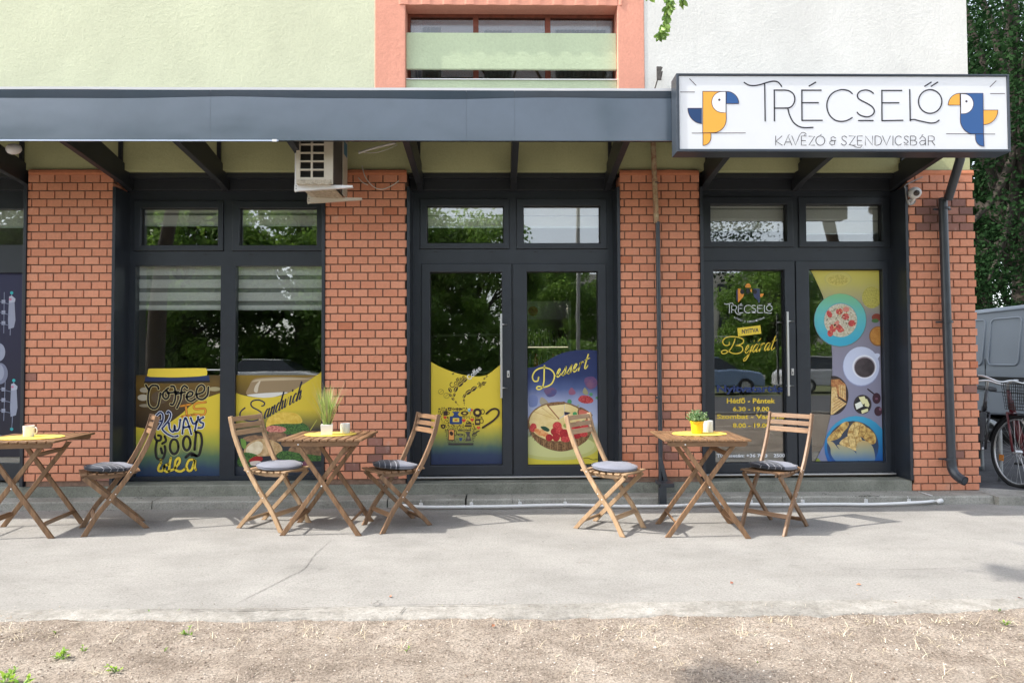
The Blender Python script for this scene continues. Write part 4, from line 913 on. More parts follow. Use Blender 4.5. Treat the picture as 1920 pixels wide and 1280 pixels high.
for (pts, c) in [([(290,920),(340,850),(420,780),(480,720),(540,705),(545,760),(480,840),(440,900),(340,935)], cz), ([(540,880),(560,780),(620,710),(700,720),(760,780),(720,860),(640,890)], cz2), ([(700,760),(800,790),(870,870),(870,960),(800,970),(720,900),(660,860)], cz),
                 ([(440,970),(500,900),(580,870),(680,880),(720,940),(760,1000),(660,1060),(560,1020)], cz2), ([(290,940),(360,950),(420,1020),(500,1090),(470,1180),(400,1180),(340,1100),(330,1020)], cz3), ([(410,985),(500,1000),(620,1060),(660,1180),(480,1185),(470,1080)], cz3), ([(640,1000),(720,930),(820,980),(860,1080),(850,1185),(680,1185)], cz3)]: A.blob(pts, c)
for q in [[(385,850),(420,905)],[(430,800),(470,860)],[(620,740),(600,850)],[(690,740),(670,860)],[(760,830),(720,900)],[(540,900),(560,1000)],[(620,890),(650,1010)]]: A.stroke(q, .9, (120, 78, 36), up=0)
A.blob([(150,1190),(180,1140),(215,1190)], (140, 150, 60))
A.l += 1; o = A.build('window_film'); o.parent = w3; o['label'] = 'tall breakfast photo film with plates and coffee'
# ================================================================ SIGN
SY = -1.05; sx0, sx1, sz0, sz1 = 1.366, 3.968, 2.882, 3.492
sg = empty('cafe_sign', ((sx0+sx1)/2, SY, sz0), label='white cafe sign with two parrots and thin lettering on the awning corner', cat='sign')
def lsub(mb, name, mat, root, label=None, **k):
    o = mb.build(name, mat, **k); o.parent = root; o.matrix_parent_inverse = Matrix.Translation(-root.location)
    if label: o['label'] = label
    return o
m_ = MB(); m_.grid((sx0, sz0, sx1, sz1), [(sx0+.022, sz0+.022, sx1-.015, sz1-.016)], SY-.008, SY+.15); lsub(m_, 'frame', M['sign_frame'], sg, bevel=.004, weld=True)
m_ = MB(); m_.box(sx0+.024, sx1-.018, SY+.002, SY+.02, sz0+.024, sz1-.018); lsub(m_, 'face_panel', simple('white_sign_vinyl', (.74, .75, .77), .35, 0, .02, 2), sg)
m_ = MB(); m_.box(sx0+.01, sx1-.01, SY+.021, SY+.148, sz0+.005, sz1-.005); lsub(m_, 'box_body', M['anth_dark'], sg)
A = Art(SY+.001); OG = (244, 172, 62); B1 = (40, 86, 144); B2 = (16, 58, 106); LN = (66, 46, 52)
A.z((1265, 130, 6)); arc = lambda cx, cy, r_, a0, a1, n=12, ry=None: [(cx+r_*math.cos(math.radians(a0+(a1-a0)*k/n)), cy+(ry or r_)*math.sin(math.radians(a0+(a1-a0)*k/n))) for k in range(n+1)]
body = [(316,250),(576,250),(580,555)]+arc(430,565,150,0,90,12,150)+[(316,715)]
A.poly(body, OG); A.poly([(318,718),(408,720)]+arc(318,768,90,0,90,10,90)+[(318,858)], OG)
A.poly([(576,252)]+arc(535,370,118,-90,-270,16)+[(576,488)], (240, 242, 246)); A.poly([(578,388)]+arc(582,388,140,0,-90,12,138), B1); A.poly([(148,440),(306,440),(306,612)]+arc(308,440,160,90,180,12,172), B2)
A.ell(502,345,14,14,LN)
def outl(sts, wd=1.25, c=LN):
    A.l += 1
    for q in sts: A.stroke(q, wd, c, smooth=False, up=0)
outl([body+[body[0]], [(318,715),(318,858)]+arc(318,768,90,90,0,10,90)+[(408,720)], [(576,252)]+arc(535,370,118,-90,-270,16)+[(576,488),(576,252)], [(578,388)]+arc(582,388,140,0,-90,12,138)+[(578,388)], [(306,440)]+[(148,440)]+arc(308,440,160,180,90,12,172)+[(306,612)], [(195,719),(796,717)], [(64,257),(224,257)], [(168,108),(240,182)]])
trecselo(A, 0, 0, 1.0, 2.5, INK)
# right parrot in the second close-up
A.z((1575, 130, 5.908)); 
body = [(1335,268),(1584,266),(1590,718),(1440,718)]+arc(1480,560,148,105,180,12,158)
A.poly(body, B1); A.poly([(1500,722),(1592,722),(1596,858)]+arc(1590,760,90,95,180,10,95), B1)
A.poly([(1336,272)]+arc(1368,384,110,-90,90,16)+[(1338,492)], (232,235,242)); A.poly([(1328,268),(1328,398),(1198,398)]+arc(1328,398,130,180,270,12,130), OG); A.poly([(1590,454),(1750,454)]+arc(1592,454,156,0,90,12,160), OG)
A.ell(1400,357,13,13,LN)
outl([body+[body[0]], [(1500,722)]+arc(1590,760,90,180,95,10,95)+[(1596,858),(1590,722)], [(1336,272)]+arc(1368,384,110,-90,90,16)+[(1338,492),(1336,272)], [(1328,268),(1328,398),(1198,398)]+arc(1328,398,130,180,270,12,130), [(1590,454),(1750,454)]+arc(1592,454,156,0,90,12,160), [(1178,716),(1716,719)], [(1660,198),(1728,130)], [(1666,272),(1824,271)]])
# second line, thin capitals in stroke form (unit box 0..1 wide, 0..1 high)
def o_(a0=0, a1=360, cx=.5, cy=.5, rx=.5, ry=.5, n=20): return [(cx+rx*math.cos(math.radians(a0+(a1-a0)*k/n)), cy-ry*math.sin(math.radians(a0+(a1-a0)*k/n))) for k in range(n+1)]
CAP = {'K': (.62, [[(0,0),(0,1)],[(.95,0),(.05,.58),(1,1)]]), 'A': (.8, [[(0,1),(.5,0),(1,1)],[(.18,.66),(.82,.66)]]), 'V': (.8, [[(0,0),(.5,1),(1,0)]]),
 'E': (.55, [[(1,0),(0,0),(0,1),(1,1)],[(0,.5),(.85,.5)]]), 'Z': (.68, [[(0,0),(1,0),(0,1),(1,1)]]), 'O': (.95, [o_()]), '&': (.62, [[(.95,.15),(.6,0),(.25,.1),(.25,.38),(.55,.45)],[(.55,.45),(.1,.55),(.0,.8),(.35,1),(.8,.9),(.85,.45)],[(.45,.45),(1,.45)]]),
 'S': (.58, [[(.95,.15),(.6,0),(.2,.05),(.08,.25),(.3,.45),(.75,.6),(.92,.8),(.6,1),(.2,.97),(0,.82)]]), 'N': (.75, [[(0,1),(0,0),(1,1),(1,0)]]), 'D': (.75, [[(0,0),(0,1),(.4,1),(.8,.88),(1,.5),(.8,.12),(.4,0),(0,0)]]),
 'I': (.05, [[(0,0),(0,1)]]), 'C': (.8, [o_(45, 315)]), 'B': (.6, [[(0,0),(.6,0),(.85,.12),(.85,.36),(.6,.47),(0,.47)],[(.6,.47),(.9,.6),(1,.78),(.85,.95),(.6,1),(0,1),(0,0)]]), 'a': (.7, [[(.1,.3),(.5,.0),(.95,.25),(.98,1)],[(.98,.5),(.4,.5),(.05,.7),(.3,1),(.7,.95),(.98,.75)]]), 'R': (.65, [[(0,1),(0,0),(.6,0),(.9,.12),(.9,.42),(.6,.55),(0,.55)],[(.5,.55),(1,1)]])}
A.z((1265, 130, 6))
def capline(items, wd, c):
    A.l += 1
    for ch, x0, x1, y0, y1 in items:
        for q in CAP[ch][1]: A.stroke([(x0+(x1-x0)*u, y0+(y1-y0)*v) for u, v in q], wd, c, smooth=False, up=0)
T2 = lambda x: 1860+x*6/5.908      # second close-up x -> first close-up units
it = [('K',1136,1210,752,855),('A',1232,1318,752,855),('V',1318,1400,752,855),('E',1425,1480,752,855),('Z',1510,1575,755,855),('O',1588,1688,752,857),('&',1742,1812,760,855)]
it += [(c, T2(a), T2(b), 752, 855) for c, a, b in [('S',15,78),('Z',100,170),('E',192,248),('N',280,360),('D',388,462),('V',470,556),('I',586,588),('C',610,690),('S',708,760),('B',780,850),('a',876,948),('R',978,1050)]]
it = [(c, a, b, y0, (835 if (c == 'S' and a > 2500) else y1)) for c, a, b, y0, y1 in it]
capline(it, 1.3, (52, 46, 54))
A.l += 1
for q in [[(1275,748),(1292,735)],[(1455,745),(1470,732)],[(1632,745),(1652,732)],[(T2(900),748),(T2(922),734)],[(T2(708),852),(T2(756),852)]]: A.stroke(q, .9, (60, 54, 62), smooth=False, up=0)
A.stroke([(1385,800),(1400,750),(1430,715),(1462,715),(1482,735)], .9, (60, 54, 62), up=0); A.stroke([(T2(100),848),(T2(130),855),(T2(190),880),(T2(225),880),(T2(240),865)], .9, (60, 54, 62), up=0)
o = A.build('sign_lettering'); o.parent = sg; o.matrix_parent_inverse = Matrix.Translation(-sg.location)
# ================================================================ AWNING
FYA = -.89; aw = empty('awning', (-3, .03, 3.2), label='long slate metal awning running along the whole facade', cat='awning')
XL = -8.4; XE = 3.90
def alsub(mb, name, mat, label=None, **k): return lsub(mb, name, mat, aw, label, **k)
# fascia: folded upper strip and main face, in sheets
seams = [XL, -6.2, W(395, 220, FYA).x, -.26, W(965, 220, FYA).x, XE]
m_ = MB()
for a, b in zip(seams[:-1], seams[1:]):
    n = max(2, int((b-a)/.12)); vs = []
    for i in range(n+1):
        x = a+.0006+(b-a-.0012)*i/n; e = 0 if i in (0, n) else 1
        w1_ = .0035*fbm(x, 1, 1.1)*e; w2_ = .003*fbm(x, 8, .9)*e; fold = 3.356+.007*math.sin(x*2.3)+.003*math.sin(x*5.1)
        vs += [(x, FYA+.02, 3.022), (x, FYA, 3.020+w1_*.5), (x, FYA-.004+w2_, 3.18), (x, FYA-.002+w1_, fold), (x, FYA+.012+w1_, fold+.004), (x, FYA-.006, 3.418)]
    m_.add(vs, [(6*i+k, 6*i+6+k, 6*i+7+k, 6*i+k+1) for i in range(n) for k in range(5)])
fa = alsub(m_, 'fascia', M['sheet'], smooth=True, auto=35)
m_ = MB(); m_.box(XL, XE, FYA+.022, FYA+.05, 3.025, 3.415); alsub(m_, 'fascia_backing', M['anth_dark'])
m_ = MB(); n = 90; vs = []
for i in range(n+1):
    x = XL+(XE-XL)*i/n; dz = .003*fbm(x, 3, 1.4)
    vs += [(x, FYA-.006, 3.418+dz), (x, FYA-.008, 3.437+dz), (x, FYA+.10, 3.445+dz)]
m_.add(vs, [(3*i+k, 3*i+3+k, 3*i+4+k, 3*i+k+1) for i in range(n) for k in range(2)]); alsub(m_, 'top_flashing', M['lip'])  # pale colour carries the sunlight on the awning's top lip
m_ = MB(); m_.box(XL, W(522, 262, FYA).x, FYA-.006, FYA+.001, 3.012, 3.022); alsub(m_, 'drip_edge', simple('pale_blue_drip_edge', (.5, .56, .68), .3, .5))  # pale strip stands in for sun glinting along the lower fascia edge
p = W(518, 262, FYA); m_ = MB(); m_.box(p.x-.03, p.x+.006, FYA-.009, FYA-.0065, 3.008, 3.026); alsub(m_, 'tape_scrap', M['plast_white'])
# roof deck
m_ = MB(); m_.add([(XL, FYA+.1, 3.40), (XE, FYA+.1, 3.40), (XE, WY-.002, 3.385), (XL, WY-.002, 3.385), (XL, FYA+.1, 3.438), (XE, FYA+.1, 3.438), (XE, WY-.002, 3.43), (XL, WY-.002, 3.43)], [(0,1,2,3),(7,6,5,4),(0,4,5,1),(1,5,6,2),(2,6,7,3),(3,7,4,0)])
alsub(m_, 'roof_deck', simple('awning_roof_sheet', (.22, .23, .24), .6, .3))
bx = [-5.35, W(43, 300, WY).x, W(228, 300, WY).x, W(412, 300, WY).x, W(597, 300, WY).x, W(785, 300, WY).x, W(963, 300, WY).x, W(1143, 300, WY).x, W(1325, 300, WY).x, W(1502, 300, WY).x, W(1690, 300, WY).x]
def cantilever(x):
    m_ = MB(); hw = .028
    y0, y1 = WY+.16 if False else WY-.002, FYA+.052
    poly = [(.19, 2.885), (.19, 3.04), (WY-.004, 3.11), (y1, 3.30), (y1, 3.035), (WY-.004, 2.925)]
    m_.prism(poly, 'x', x-hw, x+hw); alsub(m_, 'bracket_beam', M['beam'], bevel=.003)
    m_ = MB(); m_.box(x-.016, x+.016, WY-.03, WY-.003, 3.12, 3.384); alsub(m_, 'wall_post', M['beam'])
for x in bx: cantilever(x)
m_ = MB(); m_.box(XL, XE, FYA+.3, FYA+.34, 3.31, 3.383); m_.box(XL, XE, FYA+.62, FYA+.66, 3.31, 3.383); alsub(m_, 'purlin', M['beam'])
# fixing hook above the awning
h = MB(); p0, p1 = W(1233, 148, -.05), W(1241, 127, -.05)
h.tube([(p0.x-.02, -.02, p0.z-.08), (p0.x, -.06, p0.z), (p1.x, -.06, p1.z)], .006, 8); h.box(p0.x-.012, p0.x+.03, -.075, -.06, p0.z-.02, p1.z); h.bar((p1.x, -.06, p1.z-.04), (p1.x+.01, WY-.01, p1.z-.06), .01, .01)
tag(h.build('wall_bracket', simple('rusty_bracket', (.10, .09, .08), .7, .3, .4, 60)), 'small dark metal bracket on the white wall above the awning', 'bracket')
# camera under the awning on the far left
def seccam(loc, dirv, label, s_=1.0):
    t = empty('security_camera', loc, 0, label, 'camera')
    d = Vector(dirv).normalized(); m_ = MB(); c = Vector((0, 0, 0))
    m_.lathe([(0, -.05), (.035*s_, -.05), (.05*s_, -.03), (.055*s_, 0), (.05*s_, .03), (.035*s_, .05), (0, .055)], n=20); o = m_.build('housing', M['plast_white'], t, smooth=True)
    o.rotation_euler = d.to_track_quat('Z', 'Y').to_euler()
    m_ = MB(); m_.lathe([(0, 0), (.024*s_, .002), (.03*s_, -.012)], n=16); l = m_.build('lens', simple('camera_lens', (.05, .035, .03), .1), t, smooth=True); l.location = d*.056*s_; l.rotation_euler = d.to_track_quat('Z', 'Y').to_euler()
    return t
p = W(1715, 362, -.07); t = seccam((p.x, -.07, p.z), (-.25, -1, -.25), 'white dome camera with cable on the corner pillar')
m_ = MB(); m_.tube([(0, .0, -.04), (.0, .03, -.065), (0, .06, -.07)], .014, 10); m_.build('mount_arm', M['plast_white'], t, smooth=True)
m_ = MB(); m_.lathe([(0, 0), (.03, 0), (.03, .01), (0, .01)], (0, .058, -.07), 16, axis='y'); m_.build('mount_base', M['plast_white'], t)
m_ = MB(); q = [(1717,376),(1712,383),(1704,384),(1700,374),(1698,356),(1697,348),(1712,340),(1730,332)]
pts = [W(x, y, -.012) for x, y in q]; m_.tube(smoothpts([v-Vector((p.x, -.07, p.z)) for v in pts]), .0055, 6); m_.build('cable', simple('grey_cable', (.3, .3, .3), .6), t, smooth=True)
p = W(26, 268, -.55); seccam((p.x, -.55, 3.055), (-.5, -1, -.5), 'white camera half hidden under the left end of the awning', .8)
# ================================================================ AIR CONDITIONER
x0, x1 = -1.665, -1.365; ya, yb = -.66, -.14; za, zb_ = 2.735, 3.28
ac = empty('air_conditioner', ((x0+x1)/2, (ya+yb)/2, za), label='beige outdoor air conditioner unit hung under the awning', cat='air conditioner')
bg_ = simple('yellowed_beige_casing', (.52, .47, .38), .5, 0, .08, 8); dk = simple('dark_coil', (.03, .028, .025), .8)
m_ = MB(); gx0, gx1 = x0+.012, x1-.06; gz = [za+.05+.070*k for k in range(8)]
holes = [(a, z_+.006, b, z_+.062) for z_ in gz[:7] for a, b in ((gx0+.02, (gx0+gx1)/2-.008+.0), ((gx0+gx1)/2+.008, gx1-.014))]
m_.grid((x0, za, x1, zb_), holes, ya, ya+.018); m_.box(x0, x0+.01, ya+.0185, yb, za, zb_); m_.box(x0+.0105, x1-.03, ya+.0185, yb, za, za+.012); m_.box(x0+.0105, x1-.03, ya+.0185, yb, zb_-.012, zb_); m_.box(x0+.0105, x1-.03, yb-.01, yb, za+.0125, zb_-.0125)
lsub(m_, 'casing', bg_, ac, bevel=.003)
m_ = MB(); m_.box(x0+.02, x1-.035, ya+.06, yb-.02, za+.02, zb_-.02); lsub(m_, 'coil', dk, ac)
m_ = MB(); m_.box(x1-.03, x1-.004, ya+.019, yb-.10, za+.01, zb_-.01); lsub(m_, 'front_panel', simple('dark_fan_panel', (.07, .065, .06), .6), ac)
m_ = MB(); m_.box(x1-.0035, x1+.004, yb-.17, yb-.005, za+.0, zb_); lsub(m_, 'side_trim', bg_, ac)
m_ = MB(); m_.box(x1+.0045, x1+.006, yb-.15, yb-.03, za+.36, za+.48); lsub(m_, 'energy_label', simple('blue_label', (.05, .16, .26), .5), ac)
m_ = MB(); n = 16; vs = []
for i in range(n+1): x = x0+.01+(x1-x0-.02)*i/n; vs += [(x, ya-.003, za+.035), (x, ya-.006, za-.002+.007*math.sin(i*1.7))]
m_.add(vs, [(2*i, 2*i+1, 2*i+3, 2*i+2) for i in range(n)]); m_.add([(v[0], v[1]+.002, v[2]) for v in vs], [(2*i, 2*i+1, 2*i+3, 2*i+2) for i in range(n)])
lsub(m_, 'torn_foil', simple('dirty_foil', (.42, .36, .27), .7, 0, .35, 40), ac)
m_ = MB(); vs = []
for i in range(n+1): y = ya+.1+(yb-ya-.12)*i/n; vs += [(x0+.05, y, za-.006), (x1-.01, y, za-.008-.008*abs(math.sin(i*1.9)))]
m_.add(vs, [(2*i, 2*i+1, 2*i+3, 2*i+2) for i in range(n)]); lsub(m_, 'bottom_foil', simple('dirty_foil', (.42, .36, .27), .7, 0, .35, 40), ac)
for k, (y, px0, pz0, px1) in enumerate([(-.60, 553, 352, 662), (-.20, 577, 375, 679)]):
    a, b = W(px0, pz0, y), W(px1, pz0-4, y); z_ = a.z; t_ = .10
    m_ = MB(); m_.prism([(a.x, z_+.022), (b.x, z_+.016), (b.x, z_+.004), (a.x+.10, z_-.022), (a.x, z_-.026)], 'y', y-.016, y-.012); m_.prism([(a.x, z_-.026), (a.x+.1, z_-.022), (b.x, z_+.004), (b.x, z_+.0), (a.x+.1, z_-.026), (a.x, z_-.03)], 'y', y-.016, y+.018)
    m_.prism([(a.x, z_-.035), (a.x+.034, z_-.035), (a.x+.032, z_+.2), (a.x+.012, z_+.37), (a.x+.006, z_+.37)], 'y', y-.0115, y-.0075); m_.box(a.x, a.x+.003, y-.0074, y+.02, z_-.035, z_+.3)
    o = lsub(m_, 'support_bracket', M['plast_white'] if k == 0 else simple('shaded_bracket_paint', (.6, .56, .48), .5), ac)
    m_ = MB(); 
    for dz in (.008, -.012): m_.lathe([(0, -.019), (.004, -.019), (.004, -.0165)], (a.x+.015, y, z_+dz), 8, axis='y')
    lsub(m_, 'bolt', M['beam'], ac)
pw = simple('white_cable', (.55, .54, .5), .5)
for nm, pts, r_, lab, cat in [('cable_duct', [W(672, 287, -.3), W(700, 278, -.3), W(742, 268, -.35)], .011, 'pale duct running from the air conditioner to the right bracket', 'duct'),
    ('loose_cable', [W(672, 283, -.28), W(690, 287, -.28), W(715, 284, -.28), W(745, 272, -.28)], .003, 'thin white cable sagging under the pale duct', 'cable'),
    ('loose_cable', [W(679, 311, -.03), W(685, 332, -.06), W(700, 350, -.06), W(716, 355, -.06), W(733, 349, -.05), W(748, 339, -.05)], .0042, 'long white cable looping in front of the bricks right of the air conditioner', 'cable'),
    ('loose_cable', [W(672, 333, -.05), W(680, 342, -.05), W(690, 347, -.05)], .004, 'short white cable stub beside the looping cable', 'cable')]:
    w_ = MB(); w_.tube(smoothpts(pts), r_, 8); tag(w_.build(nm, pw, smooth=True), lab, cat)
# ================================================================ DRAINPIPES
dp = empty('drainpipe', (W(1236, 900, -.05).x, -.05, .1), label='thin patched drainpipe on the third brick pillar', cat='drainpipe')
def dsub(mb, name, mat, root, **k): return lsub(mb, name, mat, root, **k)
P = lambda x, y, Y: W(x, y, Y)
m_ = MB(); m_.tube([P(1224, 255, -.045), P(1226, 300, -.045), P(1231, 418, -.045)], .024, 14); dsub(m_, 'upper_pipe', M['oldpipe'], dp, smooth=True, auto=40)
m_ = MB(); a, b = P(1233, 416, -.05), P(1239.5, 935, -.05); m_.tube([a, b], .021, 14); dsub(m_, 'lower_pipe', M['pipe'], dp, smooth=True, auto=40)
m_ = MB()
for y in (557, 652, 745): p = P(1235, y, -.05); m_.tube([(p.x, -.05, p.z-.012), (p.x, -.05, p.z+.012)], .026, 14)
p = P(1230, 343, -.045); m_.tube([(p.x-.002, -.045, p.z-.004), (p.x-.002, -.045, p.z+.004)], .0265, 14)
dsub(m_, 'pipe_clamp', M['pipe'], dp, smooth=True, auto=40)
q0, q1 = P(1238, 858, -.06), P(1252, 912, -.10); m_ = MB(); m_.bar(q0, (q1.x, -.09, q1.z), .03, .03); m_.box(b.x-.045, b.x+.075, -.24, -.02, .165, .20); 
fx = W(1241, 930, -.21).x; m_.box(fx-.03, fx+.035, -.245, -.195, .0, .166); dsub(m_, 'foot_plate', M['pipe'], dp, bevel=.003)
d2 = empty('drainpipe', (W(1785, 880, -.08).x, -.08, .1), label='thick dark drainpipe with an elbow foot on the corner pillar', cat='drainpipe')
x_ = W(1776, 650, -.08).x; pts = [P(1803, 270, -.45), P(1800, 300, -.38), P(1778, 372, -.13), (x_-.012, -.085, 2.75), (x_-.01, -.08, 2.6), (x_+.003, -.08, 1.5), (x_+.014, -.08, .34)]
m_ = MB(); m_.tube(pts, .038, 18); dsub(m_, 'pipe', M['pipe'], d2, smooth=True, auto=50)
m_ = MB(); e = Vector(pts[-1]); el = smoothpts([(e.x, e.y, e.z+.02), (e.x+.004, e.y-.005, e.z-.05), (e.x+.012, e.y-.035, e.z-.10), (e.x+.030, e.y-.09, e.z-.135), (e.x+.040, e.y-.12, e.z-.145)], 5)
m_.tube(el, .041, 18, cap=False); m_.tube([el[-1], el[-1]+(el[-2]-el[-1]).normalized()*.03], .033, 18); dsub(m_, 'elbow', M['pipe'], d2, smooth=True, auto=50)
m_ = MB()
for z_ in (2.66, 1.62, .37): m_.tube([(x_+.004, -.08, z_-.01), (x_+.004, -.08, z_+.01)], .045, 18); m_.box(x_-.075, x_+.085, -.05, -.035, z_-.008, z_+.008)
dsub(m_, 'pipe_clamp', M['pipe'], d2, smooth=True, auto=40)
# white conduit along the kerb with ties
cd_ = empty('conduit', (1.5, -.25, .03), label='white plastic conduit tied along the foot of the kerb slabs', cat='conduit')
pts = [G(x, y, .03) for x, y in [(752,942),(765,948),(800,949),(880,948),(960,948),(1060,946),(1150,947),(1250,947),(1330,944),(1450,945),(1560,943),(1640,944),(1730,941),(1752,938),(1763,939)]]
pts = [(p.x, min(p.y, -.225), .027+.004*math.sin(i*1.7)) for i, p in enumerate(pts)]
m_ = MB(); m_.tube(smoothpts(pts, 4), .0135, 10); dsub(m_, 'pipe', M['plast_white'], cd_, smooth=True)
m_ = MB(); p = pts[-1]; m_.tube([(p[0]-.03, p[1], p[2]), (p[0]+.02, p[1]+.01, p[2]+.012)], .02, 10); m_.tube([(p[0]-.06, p[1]+.015, .075), (3.80, -.06, .08)], .004, 6); dsub(m_, 'end_cap', M['plast_white'], cd_, smooth=True)
for x in (790, 884, 975, 1060, 1150, 1345, 1415, 1515, 1638, 1722):
    p = G(x, 945, .03); m_ = MB(); yy = -.235; m_.tube([(p.x, yy, .008), (p.x, yy, .048)], .016, 8); m_.bar((p.x, yy-.004, .045), (p.x+.012*((x % 3)-1), yy, .075), .003, .002); dsub(m_, 'cable_tie', M['plast_white'], cd_)
# ================================================================ FURNITURE
def lerp(P, z):
    for (x0, z0), (x1, z1) in zip(P, P[1:]):
        if z0 <= z <= z1: return x0+(x1-x0)*(z-z0)/(z1-z0)
    return P[-1][0]
LONG = [(.200, 0), (.117, .147), (.033, .254), (-.086, .42), (-.157, .537), (-.240, .72), (-.278, .86)]
LONGS = [(p.x, p.y) for p in smoothpts([(a, b, 0) for a, b in LONG], 5)]
def ribbon(mb, P, wd, y0, y1):
    P = [Vector((a, b, 0)) for a, b in P]; n = len(P); vs = []
    for i, p in enumerate(P):
        d = (P[min(i+1, n-1)]-P[max(i-1, 0)]).normalized(); nr = Vector((-d.y, d.x, 0))*wd/2; 
        if i == 0: a, b = Vector((p.x-wd*.62, 0, 0)), Vector((p.x+wd*.62, 0, 0))
        else: a, b = p+nr, p-nr
        vs += [(a.x, y0, a.y), (b.x, y0, b.y), (b.x, y1, b.y), (a.x, y1, a.y)]
    fs = [(4*i+k, 4*i+(k+1) % 4, 4*i+4+(k+1) % 4, 4*i+4+k) for i in range(n-1) for k in range(4)]+[(3,2,1,0), tuple(4*(n-1)+k for k in range(4))]
    mb.add(vs, fs)
def folding_chair(label, light=False):
    t = empty('folding_chair', (0, 0, 0), 0, label, 'chair', 'folding chairs around the cafe tables')
    mz, mx, my = [M[('woodl_' if light else 'wood_')+g_] for g_ in 'zxy']
    for s in (-1, 1):
        m_ = MB(); ribbon(m_, LONGS, .036, s*.170-.010, s*.170+.010); m_.build('back_post', mz, t, bevel=.004, weld=True)
        m_ = MB(); ribbon(m_, [(-.215, 0), (-.165, .055), (.205, .425)], .032, s*.145-.009, s*.145+.009); m_.build('leg', mz, t, bevel=.003, weld=True)
        m_ = MB(); ribbon(m_, [(-.150, .447), (-.07, .428), (.02, .418), (.12, .42), (.215, .435)], .03, s*.120-.009, s*.120+.009)
        m_.v[:4] = [( -.155, s*.120-.009, .460), (-.148, s*.120-.009, .430), (-.148, s*.120+.009, .430), (-.155, s*.120+.009, .460)]
        m_.build('seat_rail', mx, t, bevel=.003, weld=True)
    for k in range(7):
        u = -.145+k*.0585; z_ = lerp([(a, b) for a, b in [(-.2, 0)]]*1, 0) if False else .4355+.10*abs(u-.03)**1.6
        m_ = MB(); wdh = .158 if k else .150; m_.box(u-.0215, u+.0215, -wdh, wdh, z_, z_+.012); m_.build('seat_slat', my, t, bevel=.0025)
    for z_, h in ((.835, .034), (.782, .034), (.729, .038)):
        xx = lerp(LONG, 0); 
        xx = [a0+(a1-a0)*(z_-b0)/(b1-b0) for (a0, b0), (a1, b1) in zip(LONG, LONG[1:]) if b0 <= z_ <= b1][0]
        m_ = MB(); sl_ = .43 if z_ < .72 else .27; n = 8; vs = []
        for i in range(n+1):
            y = -.159+.318*i/n; bow = -.012*(1-(2*i/n-1)**2)
            for (dx, dz) in ((-.006, h/2), (.006, h/2), (.006, -h/2), (-.006, -h/2)): vs.append((xx+bow+dx-.27*dz, y, z_+dz))
        m_.add(vs, [(4*i+k, 4*i+4+k, 4*i+4+(k+1) % 4, 4*i+(k+1) % 4) for i in range(n) for k in range(4)]+[(0,1,2,3), tuple(4*n+k for k in (3,2,1,0))])
        m_.build('back_slat', my, t, bevel=.0025, weld=True)
    m_ = MB(); m_.bar((.135, -.159, .125), (.135, .159, .125), .012, .034, (-.55, 0, .8)); m_.build('stretcher', my, t, bevel=.002)
    m_ = MB(); m_.bar((-.175, -.135, .055), (-.175, .135, .055), .012, .034, (.6, 0, .7)); m_.build('stretcher', my, t, bevel=.002)
    m_ = MB()
    for s in (-1, 1):
        for (u, z_) in ((.0, .27+.02), (-.098, .445), (.035, .252)):
            m_.lathe([(0, 0), (.005, 0), (.004, .002), (0, .0025)] if s > 0 else [(0, 0), (.005, 0), (.004, -.002), (0, -.0025)], (u if z_ != .29 else .012, s*.1805, z_ if z_ != .29 else .28), 10, axis='y')
    m_.build('screw', M['screw'], t, smooth=True)
    return t
DEG = math.radians
chairs = [((-3.00, -.862), 213, 'wooden folding chair at the leftmost table, seen side on'), ((-1.776, -.825), -20, 'wooden folding chair left of the grass-pot table, facing right'),
          ((-.812, -.850), 214, 'wooden folding chair right of the grass-pot table, facing left'), ((.832, -1.005), -38, 'pale wooden folding chair left of the yellow-pot table, facing right'),
          ((2.10, -1.015), 221, 'wooden folding chair right of the yellow-pot table with pale backrest')]
c0 = folding_chair(chairs[0][2]); croot = []
for i, ((x, y), a, lab) in enumerate(chairs):
    o = c0 if i == 0 else copy_tree(c0)
    o.location = (x, y, .001); o.rotation_euler = (0, 0, DEG(a)); o['label'] = lab; croot.append(o)
for i in (1, 3):
    for ch in croot[i].children:
        if ch.name.split('.')[0] != 'screw':
            ch.data = ch.data.copy() if i == 1 else croot[1].children[list(croot[3].children).index(ch)].data if len(croot[1].children) == len(croot[3].children) else ch.data
    if i == 1:
        for ch in croot[1].children:
            nm = ch.data.materials[0].name
            if nm.startswith('oiled'): ch.data.materials[0] = M['woodl_'+nm[-1]]
